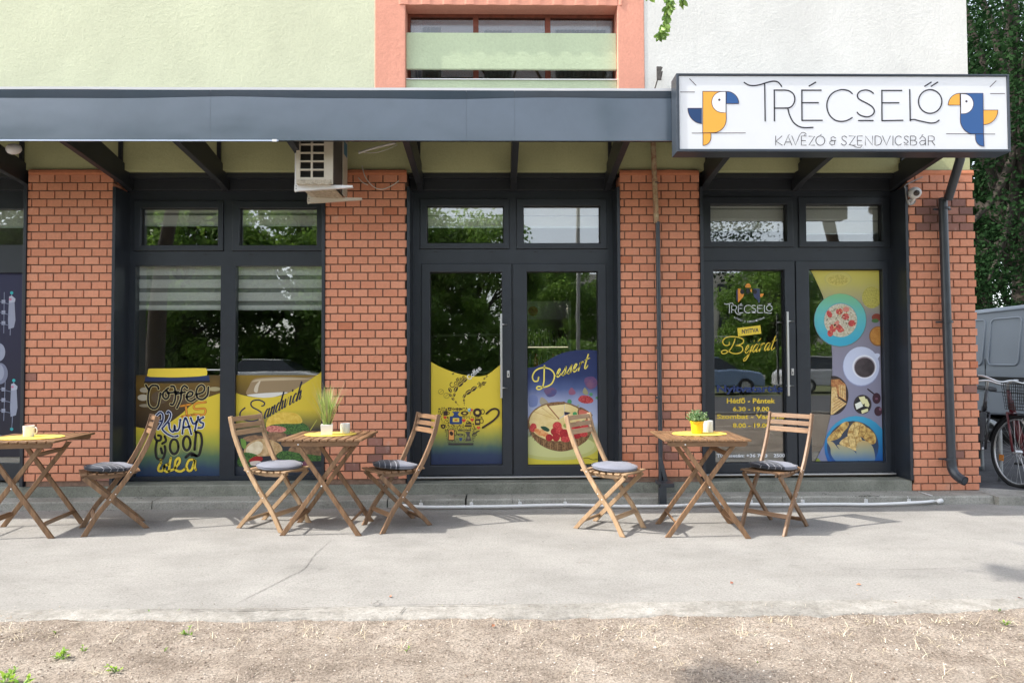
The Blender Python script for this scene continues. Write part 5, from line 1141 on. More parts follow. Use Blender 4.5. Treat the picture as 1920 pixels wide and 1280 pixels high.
# cushions
def cushion_mat(name, thr, ang, stripes=True):
    m, n, p = newmat(name); v = coord(n); mp = n.nodes.new('ShaderNodeVectorRotate'); mp.rotation_type = 'Z_AXIS'; mp.inputs['Angle'].default_value = DEG(ang); n.links.new(v, mp.inputs['Vector'])
    sx = n.nodes.new('ShaderNodeSeparateXYZ'); n.links.new(mp.outputs[0], sx.inputs[0])
    mr = n.nodes.new('ShaderNodeMapRange'); mr.inputs[1].default_value = -.2; mr.inputs[2].default_value = .2; n.links.new(sx.outputs[0], mr.inputs[0])
    dkc, ltc, wh = (.03, .034, .048), (.18, .19, .235), (.36, .36, .40); t = (thr+.2)/.4
    st = [(0, dkc)]; q = 0.02
    if stripes and t > .1:
        for k in range(4):
            c = t-.075-k*.095
            if c > .03: st += [(c, wh), (c+.014, dkc)] if False else []
        cs = sorted([t-.07-k*.10 for k in range(4) if t-.07-k*.10 > .03])
        for c in cs: st += [(c, wh), (c+.009, dkc)]
    st += [(max(0.001, t), ltc)]
    r_ = n.nodes.new('ShaderNodeValToRGB'); r_.color_ramp.interpolation = 'CONSTANT'; e = r_.color_ramp.elements
    while len(e) < len(st): e.new(.5)
    for i, (pp, c) in enumerate(st): e[i].position = min(1, pp); e[i].color = (*c, 1)
    n.links.new(mr.outputs[0], r_.inputs[0])
    w_ = noise(n, coord(n), 260, 2, .6); k2 = mixnode(n, r_.outputs[0], ramp(n, w_, [(.35, .8), (.65, 1.1)]), .7, 'MULTIPLY'); n.links.new(k2, p.inputs['Base Color']); p.inputs['Roughness'].default_value = .92; p.inputs['Sheen Weight'].default_value = .2
    bump(n, p, w_, .3, .003); return m
def cushion(ch, thr, ang, label, tilt=0, dx=.02, dy=0):
    t = empty('seat_cushion', (0, 0, 0), 0, label, 'cushion', 'round seat cushions on the chairs')
    mat = cushion_mat('cushion_fabric', thr, ang); r = .172; prof = []
    m_ = MB(); n = 48; sec = [(0, .052), (.3, .052), (.6, .049), (.82, .042), (.94, .032), (1.0, .022), (.97, .010), (.85, .003), (0, 0)]
    vs = []
    for (f, h) in sec:
        for k in range(n):
            a = 2*math.pi*k/n; rr = r*f*(1+.012*math.sin(3*a+thr*9)+.008*math.sin(7*a)); hh = h+(.0035*math.sin(5*a+1)*f*(h > .01)+.003*math.sin(2*a+ang)*f*(h > .02))
            vs.append((rr*math.cos(a), rr*math.sin(a), hh))
    m_.add(vs, [(i*n+k, i*n+(k+1) % n, (i+1)*n+(k+1) % n, (i+1)*n+k) for i in range(len(sec)-1) for k in range(n)]); m_.build('cover', mat, t, smooth=True)
    m_ = MB(); m_.tube([(r*1.0*math.cos(a)*(1+.012*math.sin(3*a+thr*9)), r*math.sin(a)*(1+.012*math.sin(3*a+thr*9)), .030) for a in [2*math.pi*k/40 for k in range(41)]], .003, 6, cap=False); m_.build('piping', mat, t, smooth=True)
    c_, s_ = math.cos(ch.rotation_euler.z), math.sin(ch.rotation_euler.z)
    t.location = (ch.location.x+c_*dx-s_*dy, ch.location.y+s_*dx+c_*dy, .452); t.rotation_euler = (0, DEG(tilt), ch.rotation_euler.z)
cushion(croot[0], .02, 150, 'dark cushion with a light grey patch on the leftmost chair', -4, .03)
cushion(croot[1], -.30, 0, 'light grey round cushion on the chair left of the grass pot', 2, .05)
cushion(croot[2], .02, 200, 'dark striped cushion on the chair right of the grass pot', -5, .02)
cushion(croot[3], -.30, 0, 'light grey round cushion on the pale chair left of the yellow pot', 2, .045)
cushion(croot[4], .0, 215, 'half striped half grey cushion on the chair right of the yellow pot', -3, .02)
# tables
def folding_table(label):
    t = empty('folding_table', (0, 0, 0), 0, label, 'table', 'folding cafe tables')
    H = .71
    for k in range(10):
        x = -.2835+k*.063; m_ = MB(); m_.box(x-.0265, x+.0265, -.31, .31, H-.016, H); m_.build('top_slat', M['wood_y'], t, bevel=.003)
    for y in (-.288, .288):
        m_ = MB(); m_.prism([(-.285, H-.0165), (.285, H-.0165), (.285, H-.04), (.265, H-.052), (-.265, H-.052), (-.285, H-.04)], 'y', y-.010, y+.010); m_.build('apron', M['wood_x'], t, bevel=.003, weld=True)
    def leg(xt, xb, y): 
        m_ = MB(); d = (xt-xb)/(H-.05); w2 = .0215; m_.prism([(xb-w2, 0), (xb+w2, 0), (xt+w2*.9, H-.053), (xt-w2*.9, H-.053)], 'y', y-.010, y+.010); m_.build('leg', M['wood_z'], t, bevel=.003, weld=True)
    for y in (-.302+.02, .17): leg(-.165, .285, y)
    for y in (-.258, .145): leg(.190, -.285, y)
    m_ = MB(); m_.bar((.225, -.272, .10), (.225, .16, .10), .012, .04, (.5, 0, .8)); m_.build('stretcher', M['wood_y'], t, bevel=.002)
    m_ = MB(); m_.bar((-.222, -.248, .10), (-.222, .135, .10), .012, .04, (-.5, 0, .8)); m_.build('stretcher', M['wood_y'], t, bevel=.002)
    m_ = MB(); m_.bar((.145, -.248, .60), (.145, .135, .60), .012, .035, (.5, 0, .8)); m_.build('stretcher', M['wood_y'], t, bevel=.002)
    m_ = MB(); m_.lathe([(0, 0), (.006, 0), (.005, -.002), (0, -.003)], (.012, -.2925, .366), 10, axis='y'); m_.lathe([(0, 0), (.006, 0), (.005, -.002), (0, -.003)], (-.16, -.2985, .672), 10, axis='y'); m_.build('screw', M['screw'], t, smooth=True)
    return t
tabs = [((-3.60, -.90), 6, 'wooden folding table at the left edge with a white mug'), ((-1.325, -.872), -1, 'wooden folding table with the tall grass pot'), ((1.507, -1.035), -3, 'wooden folding table with the yellow flower pot')]
t0 = folding_table(tabs[0][2])
for i, ((x, y), a, lab) in enumerate(tabs):
    o = t0 if i == 0 else copy_tree(t0); o.location = (x, y, .001); o.rotation_euler = (0, 0, DEG(a)); o['label'] = lab
TH = .712
# placemats
felt = simple('yellow_felt', (.80, .60, .10), .95, 0, .06, 60, .4, 300)
def placemat(cx, cy, rx, ry, label, sc=0):
    p = G(cx, cy, TH); m_ = MB(); n = 72
    f = lambda k: 1+sc*abs(math.sin(8*math.pi*k/n*1.0))
    T = [(p.x+rx*f(k)*math.cos(2*math.pi*k/n), p.y+ry*f(k)*math.sin(2*math.pi*k/n)) for k in range(n)]
    m_.prism(T, 'z', TH+.0005, TH+.0045); tag(m_.build('placemat', felt), label, 'placemat', 'yellow placemats on the tables')
placemat(57, 820, .235, .17, 'yellow placemat under the white mug', .02)
placemat(620, 814, .20, .155, 'yellow placemat under the grass pot', .0)
placemat(1311, 813, .205, .15, 'yellow scalloped placemat under the yellow pot', .02)
# mug
p = G(54, 818, TH+.006); mg = empty('mug', (p.x, p.y, TH+.005), DEG(0), 'white mug standing on the leftmost table', 'mug')
cer = simple('white_ceramic', (.8, .79, .77), .25, 0, .0, 8, 0, 60, .3)
m_ = MB(); m_.lathe([(0, .0), (.034, 0), (.037, .006), (.040, .08), (.0405, .084), (.038, .084), (.036, .078), (.034, .010), (0, .008)], n=32); m_.build('body', cer, mg, smooth=True, auto=50)
m_ = MB(); m_.tube(smoothpts([(.038, -.0, .066), (.056, -.002, .068), (.062, -.002, .048), (.055, 0, .026), (.037, 0, .020)]), .0045, 8); m_.build('handle', cer, mg, smooth=True)
# grass pot
p = G(613, 814, TH+.006); gpt = empty('grass_pot', (p.x, p.y, TH+.005), DEG(12), 'tall green grass in a square white pot on the middle table', 'plant')
m_ = MB(); a, b = .042, .046; vs = [(-a,-a,0),(a,-a,0),(a,a,0),(-a,a,0),(-b,-b,.08),(b,-b,.08),(b,b,.08),(-b,b,.08),(-b+.005,-b+.005,.08),(b-.005,-b+.005,.08),(b-.005,b-.005,.08),(-b+.005,b-.005,.08),(-b+.006,-b+.006,.066),(b-.006,-b+.006,.066),(b-.006,b-.006,.066),(-b+.006,b-.006,.066)]
m_.add(vs, [(3,2,1,0)]+[(4*r_+k, 4*r_+(k+1) % 4, 4*r_+4+(k+1) % 4, 4*r_+4+k) for r_ in range(3) for k in range(4)]+[(12,13,14,15)]); m_.build('pot', cer, gpt, bevel=.003, weld=True)
def leafmat(name, c1, c2, tr=.35):
    m, n, p = newmat(name); a = n.nodes.new('ShaderNodeAttribute'); a.attribute_name = 'tint'
    n.links.new(ramp(n, a.outputs['Fac'], [(0, c1), (1, c2)]), p.inputs['Base Color']); p.inputs['Roughness'].default_value = .5
    t = n.nodes.new('ShaderNodeBsdfTranslucent'); n.links.new(ramp(n, a.outputs['Fac'], [(0, tuple(min(1, x*1.3) for x in c1)), (1, tuple(min(1, x*1.3) for x in c2))]), t.inputs[0])
    mx = n.nodes.new('ShaderNodeMixShader'); mx.inputs[0].default_value = tr; n.links.new(p.outputs[0], mx.inputs[1]); n.links.new(t.outputs[0], mx.inputs[2]); n.links.new(mx.outputs[0], n.nodes['Material Output'].inputs[0]); return m
grassm = leafmat('plastic_grass', (.10, .24, .03), (.55, .62, .22)); straw = leafmat('pale_grass_tip', (.45, .30, .18), (.62, .5, .3))
m_ = MB(); rg = random.Random(3)
def blade(mb, x, y, z, az, lean, L, w_, tint, mi=0, curl=.6):
    n = 6; vs = []; px, py, pz, th = x, y, z, lean
    sx_, sy_ = -math.sin(az), math.cos(az)
    for i in range(n+1):
        ww = w_*(1-i/n)**.7*.5+.0003; vs += [(px-sx_*ww, py-sy_*ww, pz), (px+sx_*ww, py+sy_*ww, pz)]
        px += math.cos(az)*math.sin(th)*L/n; py += math.sin(az)*math.sin(th)*L/n; pz += math.cos(th)*L/n; th += curl*lean/n+.02
    mb.add(vs, [(2*i, 2*i+1, 2*i+3, 2*i+2) for i in range(n)], mi, tint)
for k in range(190):
    az = rg.uniform(0, 6.28); rr = rg.uniform(0, .030); lean = rg.uniform(.0, .42)**1.15; L = rg.uniform(.15, .33)
    blade(m_, rr*math.cos(az), rr*math.sin(az), .066, az+rg.uniform(-1, 1), lean, L, .0075, rg.uniform(.05, 1), 0)
for k in range(34):
    az = rg.uniform(0, 6.28); blade(m_, .02*math.cos(az), .02*math.sin(az), .066, az, rg.uniform(.1, .5), rg.uniform(.28, .40), .003, rg.uniform(.1, 1), 1)
m_.build('grass', [grassm, straw], gpt)
p = G(647, 811, TH+.006); ch_ = empty('candle_glass', (p.x, p.y, TH+.005), 0, 'frosted white candle glass beside the grass pot', 'candle holder')
fro = simple('frosted_glass', (.72, .74, .76), .3); m_ = MB(); m_.lathe([(0, 0), (.034, 0), (.037, .003), (.038, .076), (.035, .076), (.034, .01), (0, .008)], n=28); m_.build('glass', fro, ch_, smooth=True, auto=50)
m_ = MB(); m_.lathe([(0, .03), (.031, .03), (.031, .012), (0, .012)], n=20); m_.build('candle', simple('wax', (.8, .78, .7), .5), ch_)
# yellow pot
p = G(1307, 812, TH+.006); yp = empty('flower_pot', (p.x, p.y, TH+.005), 0, 'bushy green plant in a bright yellow round pot', 'plant')
m_ = MB(); m_.lathe([(0, 0), (.038, 0), (.041, .006), (.048, .078), (.052, .080), (.053, .096), (.049, .097), (.046, .082), (0, .080)], n=36); m_.build('pot', simple('yellow_glazed_pot', (.85, .52, .02), .3, coat=.3), yp, smooth=True, auto=40)
m_ = MB(); rg = random.Random(11); lm = leafmat('bush_leaf', (.06, .17, .045), (.42, .55, .30))
def leafq(mb, c, d, L, w_, tint, mi=0):
    d = d.normalized(); s = d.cross(Vector((rg.uniform(-1, 1), rg.uniform(-1, 1), rg.uniform(-1, 1)))); 
    if s.length < 1e-3: s = Vector((1, 0, 0))
    s.normalize(); nn = d.cross(s)*w_*.25
    mb.add([c, c+d*L*.45+s*w_/2+nn, c+d*L, c+d*L*.45-s*w_/2+nn], [(0, 1, 2, 3)], mi, tint)
for k in range(90):
    az = rg.uniform(0, 6.28); el = rg.uniform(.1, 1.5); R_ = rg.uniform(.05, .088); tip = Vector((math.cos(az)*math.cos(el)*R_*1.05, math.sin(az)*math.cos(el)*R_, .092+math.sin(el)*R_*1.05))
    base = Vector((tip.x*.2, tip.y*.2, .085)); m_.tube([base, tip], .0012, 4, 1, cap=False)
    for q in range(9):
        c = base.lerp(tip, .35+.65*q/8); leafq(m_, c, Vector((rg.uniform(-1, 1), rg.uniform(-1, 1), rg.uniform(-.2, 1))), .019, .011, rg.uniform(0, 1))
m_.build('foliage', [lm, simple('stem_green', (.12, .2, .06), .6)], yp)
p = G(1328, 809, TH+.006); cj = empty('candle_glass', (p.x, p.y, TH+.005), 0, 'white candle glass behind the yellow pot', 'candle holder')
m_ = MB(); m_.lathe([(0, 0), (.036, 0), (.037, .003), (.0375, .088), (.0345, .088), (.033, .01), (0, .008)], n=28); m_.build('glass', fro, cj, smooth=True, auto=50)
m_ = MB(); m_.lathe([(0, .05), (.031, .05), (.031, .012), (0, .012)], n=20); m_.build('candle', simple('wax', (.8, .78, .7), .5), cj)
# ================================================================ VERGE LITTER, WEEDS
rg = random.Random(21)
def onverge(): 
    return rg.uniform(-3.0, 3.6), -4.0+1.32*rg.random()**.9
m_ = MB()
def chip(mb, x, y, z, s_, tint):
    vs = []; 
    for d in ((1,0,0),(-1,0,0),(0,1,0),(0,-1,0),(0,0,1),(0,0,-1)):
        q = s_*rg.uniform(.5, 1.1); vs.append((x+d[0]*q, y+d[1]*q, z+d[2]*q*.6))
    mb.add(vs, [(0,2,4),(2,1,4),(1,3,4),(3,0,4),(2,0,5),(1,2,5),(3,1,5),(0,3,5)], 0, tint)
for k in range(32000):
    x, y = onverge(); s_ = .0018+.005*rg.random()**3.5+(.006 if rg.random() < .01 else 0)
    if fbm(x, y, 1.7) > -.25 or rg.random() < .4: chip(m_, x, y, dirt_h(x, y)+s_*.25, s_, rg.uniform(.03, 1))
def tintmat(name, stops, rough=.95):
    m, n, p = newmat(name); a = n.nodes.new('ShaderNodeAttribute'); a.attribute_name = 'tint'; n.links.new(ramp(n, a.outputs['Fac'], stops), p.inputs['Base Color']); p.inputs['Roughness'].default_value = rough; return m
tag(m_.build('gravel_bits', tintmat('gravel_colours', [(0, (.10, .07, .05)), (.3, (.24, .18, .14)), (.6, (.36, .30, .25)), (.9, (.46, .40, .34)), (1, (.6, .55, .5))])), 'loose gravel and crumbs of dry soil on the verge', 'gravel', kind='stuff')
m_ = MB()
for k in range(11000):
    x, y = onverge(); dense = fbm(x+5, y, .9)
    if dense < .12 and rg.random() < .82: continue
    L = rg.uniform(.006, .028)+(.04*rg.random() if rg.random() < .04 else 0); a = rg.uniform(0, 6.28); z = dirt_h(x, y)+rg.uniform(.001, .007); dz = rg.uniform(-.002, .006)+(rg.uniform(.01, .03) if rg.random() < .05 else 0); w_ = rg.uniform(.0004, .001)
    c, s_ = math.cos(a), math.sin(a); k_ = rg.uniform(-.3, .3)*L
    P0 = (x, y, z); P1 = (x+c*L*.5-s_*k_*.5, y+s_*L*.5+c*k_*.5, z+dz*.7+.001); P2 = (x+c*L, y+s_*L, z+dz)
    m_.add([(P0[0]-s_*w_, P0[1]+c*w_, P0[2]), (P0[0]+s_*w_, P0[1]-c*w_, P0[2]), (P1[0]+s_*w_, P1[1]-c*w_, P1[2]), (P1[0]-s_*w_, P1[1]+c*w_, P1[2]), P2], [(0,1,2,3), (3,2,4)], 0, rg.uniform(.03, 1))
tag(m_.build('dry_straw', tintmat('straw_colours', [(0, (.26, .17, .10)), (.4, (.44, .36, .27)), (1, (.70, .63, .52))])), 'dry straw and dead grass scattered over the verge', 'straw', kind='stuff')
m_ = MB()
for k in range(150):
    x = rg.choice([rg.uniform(.2, 3.2), rg.uniform(-2.6, 3.2)]); y = -2.86-abs(rg.gauss(0, .10)) if rg.random() < .7 else rg.uniform(-3.5, -2.9); z = dirt_h(x, y)
    for q in range(rg.randint(3, 9)): blade(m_, x+rg.gauss(0, .012), y+rg.gauss(0, .012), z, rg.uniform(0, 6.28), rg.uniform(.5, 1.5), rg.uniform(.02, .065), .0016, rg.uniform(.2, 1), 0, .7)
tag(m_.build('dead_grass', tintmat('dead_grass_colours', [(0, (.35, .26, .16)), (1, (.78, .70, .52))])), 'bleached dead grass growing along the kerb strip', 'grass', kind='stuff')
m_ = MB()
for k in range(420):
    x, y = rg.uniform(-4, 4.6), rg.uniform(-2.8, -.25)
    if rg.random() < .5: y = -2.62+rg.gauss(0, .05)
    chip(m_, x, y, .004+(.006 if y < -2.62 else 0), rg.uniform(.0015, .005), rg.uniform(.03, 1))
tag(m_.build('pavement_litter', tintmat('litter_colours', [(0, (.10, .07, .05)), (.5, (.25, .18, .12)), (1, (.5, .42, .33))])), 'tiny crumbs and seeds scattered on the pavement', 'litter', kind='stuff')
m_ = MB()
for k in range(520):
    x = rg.uniform(-6, 4.3); q = rg.random()
    if q < .5: y, z = .008-abs(rg.gauss(0, .014)), KZ+.003
    elif q < .8: y, z = -.205-abs(rg.gauss(0, .02)), .002
    else: y, z = rg.gauss(-.1, .04), KZ+.003
    if fbm(x, q, 1.5) < -.1 and rg.random() < .7: continue
    chip(m_, x, y, z, rg.uniform(.0025, .008), rg.uniform(.03, .8))
for (px, py, nn, sp) in [(1622, 930, 60, .07), (1545, 926, 14, .03), (262, 933, 14, .02), (1590, 914, 22, .04)]:
    c = G(px, py, KZ)
    for k in range(nn): chip(m_, c.x+rg.gauss(0, sp), min(.0, c.y+rg.gauss(0, .015)), KZ+.003, rg.uniform(.003, .008), rg.uniform(.02, .25))
tag(m_.build('step_crumbs', tintmat('crumb_colours', [(0, (.05, .045, .04)), (.5, (.14, .13, .11)), (1, (.3, .28, .25))])), 'crumbled mortar and dirt lying along the foot of the step', 'crumbs', kind='stuff')
drym = tintmat('dead_leaf_colours', [(0, (.28, .09, .06)), (1, (.42, .2, .10))])
for (px, py, lab) in [(92, 0, 0)][:0]: pass
for (px, py, lab) in [(732, 1117, 'small reddish dead leaf on the middle of the pavement'), (1372, 1092, 'tiny brown dead leaf on the pavement below the yellow-pot table'), (1610, 1095, 'pale orange dead leaf near the right of the pavement'), (1680, 1129, 'brown dead leaf on the kerb at the right'), (1912, 1120, 'red dead leaf at the right edge of the picture'), (1330, 1140, 'reddish dead leaf on the verge edge right of centre'), (925, 1172, 'reddish dead leaf on the dirt near the centre')]:
    p = G(px, py, .006); m_ = MB(); a = rg.uniform(0, 6); c, s_ = math.cos(a)*.014, math.sin(a)*.014
    m_.add([(p.x-c, p.y-s_, .005), (p.x-s_*.6, p.y+c*.6, .013), (p.x+c, p.y+s_, .007), (p.x+s_*.6, p.y-c*.6, .006), (p.x, p.y, .005)], [(0,1,4), (1,2,4), (2,3,4), (3,0,4)], 0, rg.uniform(.1, 1)); tag(m_.build('dead_leaf', drym), lab, 'leaf', 'dead leaves on the ground')
weedm = leafmat('weed_leaf', (.10, .24, .02), (.36, .52, .06), .3)
def weed(px, py, size, n, lab):
    p = G(px, py, -.005); z0 = dirt_h(p.x, p.y); t = MB()
    for k in range(n):
        az = rg.uniform(0, 6.28); r0 = size*rg.uniform(.1, .8); h = size*rg.uniform(.15, 1.0); b = Vector((p.x, p.y, z0)); e = b+Vector((math.cos(az)*r0, math.sin(az)*r0, h)); t.tube([b, e], .0012, 4, 0, False)
        for q in range(4):
            d = Vector((math.cos(az+rg.uniform(-1.4, 1.4)), math.sin(az+rg.uniform(-1.4, 1.4)), rg.uniform(-.1, .9))); s_ = d.cross(Vector((0, 0, 1))).normalized(); L = size*rg.uniform(.28, .5); c = b.lerp(e, .55+.45*q/3); w_ = L*.33
            t.add([c, c+d*L*.3+s_*w_, c+d*L*.75+s_*w_*.8, c+d*L, c+d*L*.75-s_*w_*.8, c+d*L*.3-s_*w_], [(0,1,2,3), (0,3,4,5)], 0, rg.uniform(.05, 1))
    tag(t.build('weed', weedm), lab, 'weed', 'green weeds on the dry verge')
for a in [(118, 1232, .045, 8, 'leafy green weed, the larger one near the lower left'), (155, 1218, .022, 4, 'small weed just right of the larger lower left weed'), (216, 1256, .04, 5, 'upright green weed right of the lower left group'), (28, 1256, .03, 4, 'thin weed near the left edge of the verge'), (10, 1278, .05, 6, 'weed cut by the bottom left corner'), (42, 1280, .05, 6, 'wide weed at the bottom edge near the left corner'),
          (353, 1190, .035, 5, 'single bright weed left of centre on the dirt'), (105, 1185, .016, 3, 'tiny weed just below the kerb at the left'), (308, 1217, .018, 2, 'sparse pale weed between the lower left group and the single one'), (762, 1218, .028, 2, 'slender green sprout in the middle of the dirt'), (278, 1151, .018, 4, 'small weed growing from the kerb crack at the left'), (335, 1148, .014, 5, 'flat little weed in the kerb joint'), (1885, 1172, .03, 7, 'spreading pale weed near the right edge of the verge'), (1872, 1148, .025, 2, 'thin sprout by the kerb at the far right'), (828, 1138, .014, 3, 'yellowish weed in the kerb crack at centre'), (1422, 1238, .012, 2, 'tiny yellow weed beside the dark shadow patch')]: weed(*a)
# ================================================================ TREES
lf1 = leafmat('tree_leaf', (.07, .15, .025), (.24, .38, .07), .5)
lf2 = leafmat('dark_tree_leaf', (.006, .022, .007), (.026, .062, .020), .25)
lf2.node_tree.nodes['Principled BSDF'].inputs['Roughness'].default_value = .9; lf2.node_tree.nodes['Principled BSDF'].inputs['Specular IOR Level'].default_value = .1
lf3 = leafmat('sunlit_leaf', (.07, .16, .02), (.25, .38, .08), .35)  # leaf greens of the overhanging tree
bark = simple('tree_bark', (.045, .036, .028), .95, 0, .35, 7, .6, 30)
def crown(mb, c, R_, H_, ncl, per, ls, seed, gap=.0):
    r_ = random.Random(seed); blobs = []
    for k in range(ncl):
        while True:
            v = Vector((r_.uniform(-1, 1), r_.uniform(-1, 1), r_.uniform(-1, 1)))
            if .35 < v.length < 1: break
        blobs.append((Vector((c[0]+v.x*R_, c[1]+v.y*R_, c[2]+v.z*H_)), r_.uniform(.16, .34)*R_, r_.uniform(0, .6)))
    for (b, br, t0_) in blobs:
        for q in range(per):
            v = Vector((r_.gauss(0, 1), r_.gauss(0, 1), r_.gauss(0, .7))).normalized()*br*r_.uniform(.35, 1.08)**.6; p = b+v
            d = Vector((r_.uniform(-1, 1), r_.uniform(-1, 1), r_.uniform(-1, .5))).normalized(); s_ = d.cross(Vector((r_.uniform(-1, 1), r_.uniform(-1, 1), r_.uniform(-1, 1)))).normalized(); L = ls*r_.uniform(.6, 1.3)
            mb.add([p, p+d*L*.5+s_*L*.28, p+d*L, p+d*L*.5-s_*L*.28], [(0, 1, 2, 3)], 0, min(1, max(.01, t0_+r_.uniform(0, .45))))
    return blobs
def tree(loc, h, R_, label, mat, ncl=70, per=130, ls=.16, seed=1, group=None, cz=.64, ch=.36, rz=0):
    t = empty('tree', loc, rz, label, 'tree', group); r_ = random.Random(seed*7); c = (r_.uniform(-.3, .3), r_.uniform(-.3, .3), h*cz)
    cm = MB(); bl = crown(cm, c, R_, h*ch, ncl, per, ls, seed); cm.build('crown', mat, t)
    tm = MB(); tr = h*.022+.05; tm.tube(smoothpts([(0, 0, -.15), (.05, .02, h*.2), (c[0]*.5, c[1]*.5, h*.45), (c[0], c[1], h*.8)], 4), [tr*1.25]+[tr*(1-.8*i/12) for i in range(12)], 10); 
    for (b, br, _) in bl[::4]:
        z0 = h*r_.uniform(.22, .5); tm.tube(smoothpts([(c[0]*.4, c[1]*.4, z0), (b.x*.45, b.y*.45, z0+(b.z-z0)*.6), tuple(b)], 3), [tr*.42, tr*.36, tr*.3, tr*.25, tr*.2, tr*.14, tr*.06][:7], 6)
    tm.build('trunk', bark, t, smooth=True); return t
# right hand side, behind the van
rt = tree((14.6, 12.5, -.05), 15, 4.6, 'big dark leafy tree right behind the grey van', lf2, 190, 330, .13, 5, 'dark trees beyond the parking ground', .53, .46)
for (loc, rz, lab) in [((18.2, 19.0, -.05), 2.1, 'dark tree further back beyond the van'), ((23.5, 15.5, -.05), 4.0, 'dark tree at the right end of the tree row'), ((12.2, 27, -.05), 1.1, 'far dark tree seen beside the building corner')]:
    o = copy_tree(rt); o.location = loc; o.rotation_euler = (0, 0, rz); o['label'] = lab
# across the street (seen in the glass)
et = tree((-19, -27, -.1), 10.5, 3.9, 'bushy street tree across the road, leftmost', lf1, 120, 260, .27, 9, 'street trees across the road', .50, .47)
for i, (x, y, s_, lab) in enumerate([(-14.5, -25, .95, 'street tree across the road, second from the left'), (-10, -27.5, 1.05, 'tall street tree across the road opposite the coffee window'), (-5.6, -24.5, .9, 'street tree across the road left of the gap'), (-1.3, -26.5, .82, 'rounder street tree opposite the middle doors'), (4.2, -38, .8, 'distant tree between the street trees and parked cars'), (10, -40, .75, 'distant tree behind the parked cars'), (17, -36, .8, 'distant tree at the right across the road'), (-25, -24, 1.1, 'street tree beyond the left end of the row'), (25, -30, .9, 'street tree beyond the right end of the row'), (-31, -26, 1.15, 'outermost street tree on the left')]):
    o = copy_tree(et); o.location = (x, y, -.1); o.rotation_euler = (0, 0, i*1.3); o.scale = (s_, s_, s_); o['label'] = lab
# the tree beside the photographer: trunk out of view, long twigs reaching in
nt_ = empty('tree', (-7.6, -8.4, -.05), 0, 'overhanging street tree whose leafy twig hangs in at the top', 'tree')
def nsub(mb, name, mat, **k): return lsub(mb, name, mat, nt_, **k)
tm = MB(); tm.tube(smoothpts([(-7.6, -8.4, -.1), (-7.5, -8.3, 2.5), (-7.0, -7.9, 4.6), (-6.0, -7.0, 6.2)], 5), [.24]+[.22-.01*i for i in range(15)], 12)
tm.tube(smoothpts([(-6.0, -7.0, 6.2), (-4.6, -5.6, 7.2), (-2.0, -4.2, 7.4), (-.2, -2.9, 6.6), (.7, -2.05, 5.3)], 5), [.07-.003*i for i in range(21)], 8); tm.tube(smoothpts([(-6.0, -7.0, 6.2), (-7.5, -8.6, 8), (-8.6, -9.2, 9.4)], 5), .06, 8); pass
nsub(tm, 'trunk', bark, smooth=True)
cm = MB(); crown(cm, (-7.6, -8.6, 8.2), 1.9, 1.6, 26, 120, .10, 3)
r2 = random.Random(4)
def cluster(mb, c, R_, n, L, flat=.6):
    for k in range(n):
        p = Vector(c)+Vector((r2.gauss(0, R_*.5), r2.gauss(0, R_*.5), r2.gauss(0, R_*.5*flat))); d = Vector((r2.uniform(-1, 1), r2.uniform(-1, 1), r2.uniform(-1, .2))).normalized(); s_ = d.cross(Vector((r2.uniform(-1, 1), r2.uniform(-1, 1), r2.uniform(-1, 1)))).normalized(); q = L*r2.uniform(.7, 1.3)
        mb.add([p, p+d*q*.4+s_*q*.3, p+d*q, p+d*q*.4-s_*q*.3], [(0, 1, 2, 3)], 0, r2.uniform(.05, 1))
def shade(px, py, h, R_, n): 
    g_ = G(px, py); cluster(cm, (g_.x-.86*h, g_.y-.128*h, h), R_, n, .075, .15)
shade(1885, 1066, 6.6, .10, 60); shade(1915, 1078, 6.6, .14, 90); shade(1918, 1018, 6.6, .03, 8)
shade(1360, 1262, 6.6, .12, 110); shade(1330, 1268, 6.6, .10, 60); shade(1410, 1266, 6.6, .10, 50)
nsub(cm, 'crown', lf3)
cm = MB(); sm = MB()
def twig(pts, Y, n, L):
    P = [W(x, y, Y) for x, y in pts]; P = smoothpts(P, 8); sm.tube(P, .0025, 5)
    for k in range(n):
        p = P[min(len(P)-1, int(len(P)*(k/n)))]; side = 1 if k % 2 else -1
        d = Vector((side*r2.uniform(.2, .75), r2.uniform(-.8, .8), -r2.uniform(.5, 1.0))).normalized(); s_ = d.cross(Vector((r2.uniform(-.4, .4), 1, r2.uniform(-.4, .4)))).normalized(); q = L*r2.uniform(.7, 1.25); p = p+Vector((r2.gauss(0, .006), r2.gauss(0, .01), 0)); up = s_.cross(d)*q*.08
        cm.add([p, p+d*q*.3+s_*q*.24+up, p+d*q*.7+s_*q*.22+up, p+d*q, p+d*q*.7-s_*q*.22+up, p+d*q*.3-s_*q*.24+up, p+d*q*.5], [(0,1,2,6), (6,2,3), (0,6,4,5), (6,3,4)], 0, r2.uniform(.1, 1))
twig([(1222, -130), (1240, -40), (1252, 5), (1250, 30), (1243, 55), (1236, 66)], -2.0, 130, .044); twig([(1250, -90), (1222, -30), (1219, -6)], -2.0, 30, .042); twig([(1262, -90), (1284, -30), (1282, 2)], -2.0, 40, .044); twig([(1240, -60), (1256, -5), (1258, 18)], -2.02, 44, .04)
nsub(cm, 'leafy_twig', lf3); nsub(sm, 'twig_stem', bark)
